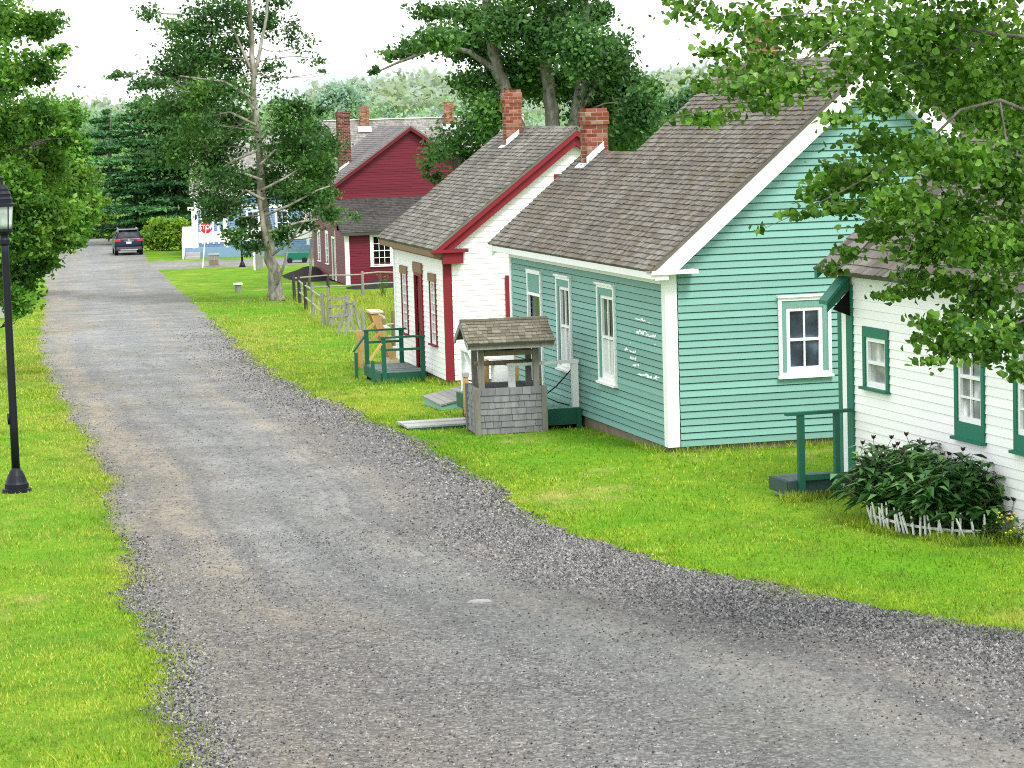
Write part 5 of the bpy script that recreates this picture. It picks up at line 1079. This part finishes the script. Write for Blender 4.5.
# ------------------------------------------------------------------ stop sign
st = thing('stop_sign', 'red octagonal stop sign on a leaning white post at the junction', 'stop sign', (-17.17, 146.1, gv(146.1)), R(6))
m = MB(); m.bar((-.04,0,-.2), (.27,0,2.3), .15, .06); m.build('post', M_signwhite, st)
m = MB(); rr_ = .40; oct_ = [(.27+rr_*math.cos(R(22.5+45*i)), rr_*math.sin(R(22.5+45*i))+2.27) for i in range(8)]
m.add([(x,-.06,z) for x, z in oct_]+[(x,-.045,z) for x, z in oct_], [tuple(range(8)), tuple(range(15,7,-1))]+[(i,i+8,(i+1)%8+8,(i+1)%8) for i in range(8)]); pl = m.build('plate', M_signred, st)
m = MB(); r1, r2 = .385, .36
for i in range(8):
    a, b = R(22.5+45*i), R(67.5+45*i); m.quad((.27+r1*math.cos(a),-.063,2.27+r1*math.sin(a)), (.27+r1*math.cos(b),-.063,2.27+r1*math.sin(b)), (.27+r2*math.cos(b),-.063,2.27+r2*math.sin(b)), (.27+r2*math.cos(a),-.063,2.27+r2*math.sin(a)))
m.build('border', M_signwhite, pl)
tc_ = bpy.data.curves.new('stop_text', 'FONT'); tc_.body = 'STOP'; tc_.size = .33; tc_.align_x = 'CENTER'; tc_.align_y = 'CENTER'; tc_.extrude = .002; tc_.offset = .006
to = bpy.data.objects.new('stop_text', tc_); COL.objects.link(to); bpy.context.view_layer.update()
me = bpy.data.meshes.new_from_object(to.evaluated_get(bpy.context.evaluated_depsgraph_get())); bpy.data.objects.remove(to)
for v in me.vertices: x, y, z = v.co; v.co = (.27+x*.93, -.066-z, 2.27+y*1.05)
me.materials.clear(); link('lettering', me, M_signwhite, pl)

me = bpy.data.meshes.new('flat_stone'); me.from_pydata([(-.15,-.05,.0),(.0,-.09,.0),(.14,-.03,.0),(.12,.07,.0),(-.04,.09,.0),(-.13,.04,.0),(-.13,-.04,.03),(.0,-.075,.035),(.12,-.025,.03),(.10,.06,.035),(-.04,.075,.035),(-.11,.03,.03)], [], [(6,7,8,9,10,11)]+[(i,(i+1)%6,(i+1)%6+6,i+6) for i in range(6)]); o = link('flat_stone', me, plain('pale_road_stone', (.30,.30,.30), .95, var=.4, sc=14, spec=.1)); o.scale = (.85,.6,.6); o.location = (-.38, 25.24, float(gv(25.24))+.022); tag(o, 'pale flat stone lying in the middle of the gravel road', 'stone')
# ------------------------------------------------------------------ small things by the junction
bx = thing('sign_box', 'small grey wooden box beside the stop sign', 'box', onground(219, 147), R(6))
boxpart(bx, 'body', M_grey, (-.30,.30,-.2,.2,0,.66)); boxpart(bx, 'lid', M_conc, (-.33,.33,-.23,.23,.662,.74)); boxpart(bx, 'front_panel', M_greybrown, (-.22,.22,-.215,-.202,.12,.40))
bo = thing('bollard', 'short grey stump with a pale cap on the lawn', 'stump', onground(242, 116.5), 0)
m = MB(); m.lathe([(.16,-.1),(.15,.0),(.14,.30),(.15,.34)], 12); m.build('body', M_grey, bo, smooth=True); m = MB(); m.lathe([(.22,.345),(.22,.39),(.20,.41),(0,.415)], 14); m.build('cap', M_signwhite, bo)
sp = thing('signpost', 'white post with grey board just left of the poplar trunk', 'signpost', onground(262, 141), R(6))
boxpart(sp, 'post', M_signwhite, (-.20,-.10,-.05,.05,-.2,1.0)); boxpart(sp, 'board', M_grey, (-.098,.30,-.03,.03,.05,1.02))
ct = thing('wagon', 'dark green low wagon with a raised handle on the grass', 'wagon', onground(302, 149)+np.array([0,0,.0]), R(4))
m = MB(); m.hexa([(-.60,-.4,.18),(.60,-.4,.18),(.60,.4,.18),(-.60,.4,.18),(-.68,-.44,.60),(.68,-.44,.60),(.68,.44,.60),(-.68,.44,.60)]); m.build('body', M_green, ct)
for x in (-.42, .42):
    for y in (-.45, .45):
        m = MB(); m.tube([(x,y-.03,.16),(x,y+.03,.16)], .16, 14); m.build('wheel', M_rubber, ct)
m = MB(); m.bar((.2,0,.6), (-.35,-.1,1.25), .05); m.build('handle', M_greybrown, ct)
def mound(name, label, cat, base, rx, ry, h, M, rz=0, n=22):
    V = []; r_ = random.Random(2)
    for i in range(8):
        for j in range(n):
            t = i/7; a = 2*math.pi*j/n; k = 1+.12*math.sin(3*a+1)+.06*r_.uniform(-1, 1); V.append((rx*t*k*math.cos(a), ry*t*k*math.sin(a), h*(math.cos(math.pi*t)+1)/2+(-.12 if t == 1 else 0)+r_.uniform(-.03,.03)*h))
    Fq = [(i*n+j, (i+1)*n+j, (i+1)*n+(j+1)%n, i*n+(j+1)%n) for i in range(7) for j in range(n)]
    me = bpy.data.meshes.new(name); me.from_pydata(V, [], Fq); me.update(); me.polygons.foreach_set('use_smooth', [True]*len(me.polygons)); o = link(name, me, M); o.location = [float(v) for v in base]; o.rotation_euler[2] = rz; return tag(o, label, cat)
mound('mulch_pile', 'dark mulch heap spread along the side of the red house', 'soil heap', onground(315, 130)+np.array([.0,0,.0]), 1.5, 6., .55, M_soil, R(8))
mound('mulch_pile', 'low dark mulch bed in front of the red house window', 'soil heap', onground(382, 117), 1.8, 1.5, .35, M_soil)
ms = thing('marker_stone', 'grey block with pale top on the far left lawn', 'stone block', onground(3, 98.5), 0)
boxpart(ms, 'block', M_conc, (-.32,.32,-.2,.2,-.1,.62), bevel=.02); boxpart(ms, 'top', M_signwhite, (-.36,.36,-.24,.24,.622,.76), bevel=.02)

# ------------------------------------------------------------------ rail fence, gate, trestle, stile
def rail_fence(label, posts, rails, M_p, M_r, ph=1.1, group='weathered rail fences'):
    t = thing('rail_fence', label, 'fence', posts[0], 0, group); b = np.array(posts[0], float)
    for i, p in enumerate(posts):
        p = np.array(p)-b; h = ph*random.uniform(.94, 1.06); m = MB(); m.tube([p+[0,0,-.2], p+[random.uniform(-.03,.03),0,h]], [.075,.06], 8); m.build('post', M_p if i < 2 else M_grey, t)
    for a, c in zip(posts, posts[1:]):
        for z in rails:
            a_, c_2 = np.array(a)-b, np.array(c)-b; m = MB(); md = (a_+c_2)/2+[0,.02,random.uniform(-.04,.04)]; m.tube([a_+[0,0,z], md+[0,0,z], c_2+[0,0,z+random.uniform(-.03,.03)]], [.036,.032,.028], 7); m.build('rail', M_r, t)
    return t
M_darkpost = wood('dark_fence_post', (.03,.03,.028), (.09,.085,.08)); M_palerail = wood('pale_bleached_rail', (.30,.275,.22), (.46,.43,.36))
rail_fence('weathered rail fence running across the grass before the red house', [onground(298,105.5), onground(332,107.5), onground(366,108.5), onground(398,109.), onground(430,109.5)], (.5,.95), M_darkpost, M_palerail)
rail_fence('dark post fence coming down the slope toward the gate', [onground(303,103.5), onground(309,98.), onground(316,92.), onground(326,84.5)], (.45,.9), M_darkpost, M_palerail)
rail_fence('short rail fence from the stile to the white house', [onground(386,66), onground(396,66.6), onground(412,67.)], (.35,.8), M_greybrown, M_palerail, 1.15)
gt = thing('wooden_gate', 'small weathered grey ladder-like gate in the rail fence', 'gate', onground(333, 83.5), R(24))
for x in (0, .56): boxpart(gt, 'stile', M_grey, (x-.035,x+.035,-.03,.03,.03,.98))
for z in (.08, .32, .62, .88): boxpart(gt, 'bar', M_grey, (-.08,.64,-.055,-.032,z,z+.085))
m = MB(); m.bar((.04,.02,.15), (.54,.02,.80), .06, .02); m.build('brace', M_grey, gt)
p_ = thing('gate_post', 'tall thin grey post left of the ladder-like gate', 'post', onground(331, 84.3), 0); m = MB(); m.tube([(0,0,-.2),(.02,0,1.25)], [.06,.05], 8); m.build('shaft', M_grey, p_)
tr = thing('trestle', 'weathered grey crossed-leg trestle leaning by the fence', 'trestle', onground(356, 78.0), R(18))
for y in (0, .85):
    m = MB(); m.bar((-.30,y,-.02), (.06,y,1.02), .075, .06, (0,1,0)); m.build('leg', M_grey, tr); m = MB(); m.bar((.26,y+.05,-.02), (.0,y+.05,1.02), .075, .06, (0,1,0)); m.build('leg', M_grey, tr)
m = MB(); m.bar((.02,-.1,.92), (.02,1.0,.92), .06); m.build('beam', M_grey, tr); m = MB(); m.bar((-.25,.02,.15), (.55,.02,.02), .05); m.build('brace', M_palerail, tr)
fp_ = thing('fence_post', 'pale round fence post right of the crossed trestle', 'post', onground(365, 71.5), 0); m = MB(); m.tube([(0,0,-.2),(0,0,1.0)], [.06,.05], 8); m.build('shaft', M_grey, fp_)
b_ = onground(362, 62.5); sl_t = thing('stile_steps', 'new golden timber steps with sloping handrails over the fence', 'steps', b_, R(10))
m = MB(); m.bar((0,0,-.2), (0,0,.86), .085); m.build('post', M_new, sl_t); m = MB(); m.bar((.06,1.,-.2), (.06,1.,.80), .075); m.build('post', M_new, sl_t)
for z in (.72, .38): m = MB(); m.bar((.0,-.01,z), (.55,.02,z+.46), .075, .06); m.build('handrail', M_new, sl_t)
for y in (.0, .8):
    m = MB(); m.bar((.36,y,1.24), (.86,y,-.02), .17, .05, (0,1,0)); m.build('stringer', M_new, sl_t)
for k in range(5):
    x = .40+k*.11; z = 1.14-k*.265; boxpart(sl_t, 'tread', M_palenew, (x-.02,x+.23,.0,.82,z-.02,z+.025))
boxpart(sl_t, 'top_board', M_palenew, (.26,.58,-.06,.86,1.26,1.30)); boxpart(sl_t, 'plinth', M_palenew, (.62,1.0,-.1,.7,-.05,.12))
mound('bare_earth', 'bare brown earth patch at the foot of the timber steps', 'earth patch', b_+np.array([.1,-.1,0]), .42, .55, .05, M_sand)

# ------------------------------------------------------------------ peony bed with little pickets
pc = loc(OR, YR, -.42, -3.0); pc[2] = gv(pc[1])
pe = thing('peony_bush', 'dark green peony clump with dried seed heads against the white wall', 'bush', pc, YR)
def peony():
    V, Fq, st, hd = [], [], MB(), []
    for _ in range(430):
        bx_, by_ = rng.uniform(-.36,.40), rng.uniform(-1.10,1.06); h = rng.uniform(.42,1.0)*(1-.22*(bx_/.4)**2)*(1-.10*abs(by_)**2)
        lx, ly = rng.normal()*.20-.06, rng.normal()*.16; top = np.array([bx_+lx, by_+ly, h]); b0 = np.array([bx_*.7, by_*.8, 0]); st.tube([b0, (b0+top)/2+[0,0,.08], top], [.007,.006,.004], 4, cap=False)
        for k in range(12):
            s = rng.uniform(.48, 1.0); p = b0*(1-s)+top*s; a = rng.uniform(0, 6.28); d = np.array([math.cos(a), math.sin(a), rng.uniform(-.1,.7)]); d /= np.linalg.norm(d); L = rng.uniform(.16,.30); wd = np.cross(d, [0,0,1]); wd /= np.linalg.norm(wd); wd = wd*L*.17
            mid = p+d*L*.5; tip = p+d*L+np.array([0,0,-.35*L]); i = len(V); V += [p, mid+wd, tip, mid-wd]; Fq.append((i,i+1,i+2,i+3))
        if rng.random() < .14:
            q = top+np.array([rng.normal()*.03, rng.normal()*.03, rng.uniform(.03,.13)]); st.tube([top, q], [.004,.004], 4, cap=False); hd.append(q)
    return V, Fq, st, hd
V, Fq, stm, hd = peony(); npmesh('foliage', V, Fq, LM_peony, pe); stm.build('stems', plain('plant_stem', (.06,.09,.025), .8), pe)
M_seed = plain('dried_seed_head', (.035,.012,.015), .9)
for q in hd:
    m = MB()
    for k in range(3): a = k*2.1; m.tube([q, q+np.array([math.cos(a)*.012, math.sin(a)*.012, .02]), q+np.array([math.cos(a)*.03, math.sin(a)*.03, .045])], [.008,.016,.003], 5)
    m.build('seed_head', M_seed, pe)
pk = thing('picket_edging', 'low leaning white pickets around the peony clump', 'picket fence', loc(OR, YR, -.92, -2.5)*[1,1,0]+[0,0,gv(31.4)], YR)
m = MB(); P0 = [(-.0,.0),(.0,-.5),(.05,-1.0),(.18,-1.4),(.34,-1.65),(.55,-1.80)]
def along(t):
    L = [math.dist(a, b) for a, b in zip(P0, P0[1:])]; s = t*sum(L)
    for (a, b), l in zip(zip(P0, P0[1:]), L):
        if s <= l: return a[0]+(b[0]-a[0])*s/l, a[1]+(b[1]-a[1])*s/l
        s -= l
    return P0[-1]
for i in range(22):
    x, y = along(i/21.); dz = gv(31.4-abs(y))-gv(31.4); ln = random.gauss(-.05, .035); h = random.uniform(.23, .31); sd_ = random.gauss(0, .02); a, b = (x, y, dz-.05), (x+ln, y+sd_, dz+h)
    m = MB(); m.bar(a, b, .038, .012, (1,0,0)); t_ = np.array(b); m.bar(b, t_+[ln*.1,0,.035], .022, .011, (1,0,0)); m.build('picket', M_trim, pk)
m = MB(); pts = [along(k/14) for k in range(15)]
for a, b in zip(pts, pts[1:]): m.bar((a[0]+.02,a[1],gv(31.4-abs(a[1]))-gv(31.4)+.12), (b[0]+.02,b[1],gv(31.4-abs(b[1]))-gv(31.4)+.12), .012, .03)
m.build('rail', M_trim, pk)
def small_plant(name, label, base, n, h, w, LM, flower=None, cat='plant'):
    t = thing(name, label, cat, base); V, Fq = [], []; m = MB(); fl = MB()
    for _ in range(n):
        b0 = np.array([rng.normal()*w*.3, rng.normal()*w*.3, 0]); tp = np.array([rng.normal()*w, rng.normal()*w, h*rng.uniform(.5,1.1)]); m.tube([b0, (b0+tp)/2+[0,0,h*.1], tp], [.005,.004,.003], 4, cap=False)
        for k in range(9):
            s = rng.uniform(.2,1); p = b0*(1-s)+tp*s; a = rng.uniform(0,6.28); d = np.array([math.cos(a), math.sin(a), .4]); L = rng.uniform(.04,.09); wd = np.array([-d[1], d[0], 0])*L*.25; i = len(V); V += [p, p+d*L*.5+wd, p+d*L, p+d*L*.5-wd]; Fq.append((i,i+1,i+2,i+3))
        if flower:
            for k in range(3): q = tp+rng.normal(size=3)*.02; fl = MB(); fl.tube([q-[0,0,.01], q, q+[0,0,.012]], [.004,.016,.003], 5); fl.build('flower', flower, t)
    npmesh('foliage', V, Fq, LM, t); m.build('stems', plain('thin_stem', (.08,.12,.03), .8), t)
    return t
M_yel = plain('yellow_petals', (.70,.55,.02), .7)
q = loc(OR, YR, -.25, -4.75); q[2] = gv(q[1]); small_plant('flowering_weed', 'weed with small yellow flowers at the right wall foot', q, 12, .30, .12, LM_gold, M_yel)
q = loc(OR, YR, -.35, -4.35); q[2] = gv(q[1]); small_plant('weed', 'thin green weed beside the yellow flowering one', q, 10, .22, .10, LM_bright)
q = loc(OR, YR, -.55, -4.02); q[2] = gv(q[1]); small_plant('weed', 'leafy weed at the right end of the white pickets', q, 14, .36, .10, LM_bright)
q = onground(606, 44.5) if False else loc(OW, YW, -.1, -.9); q[2] = gv(q[1])
small_plant('garden_plant', 'small plant with red blooms by the post left of the well', np.array([-.72, 43.6, gv(43.6)]), 12, .22, .10, LM_maple, plain('red_petals', (.5,.03,.02), .7))
q = onground(383, 108); small_plant('sapling', 'small green sapling against the rail fence rails', onground(386, 106), 26, 1.0, .22, LM_bright)
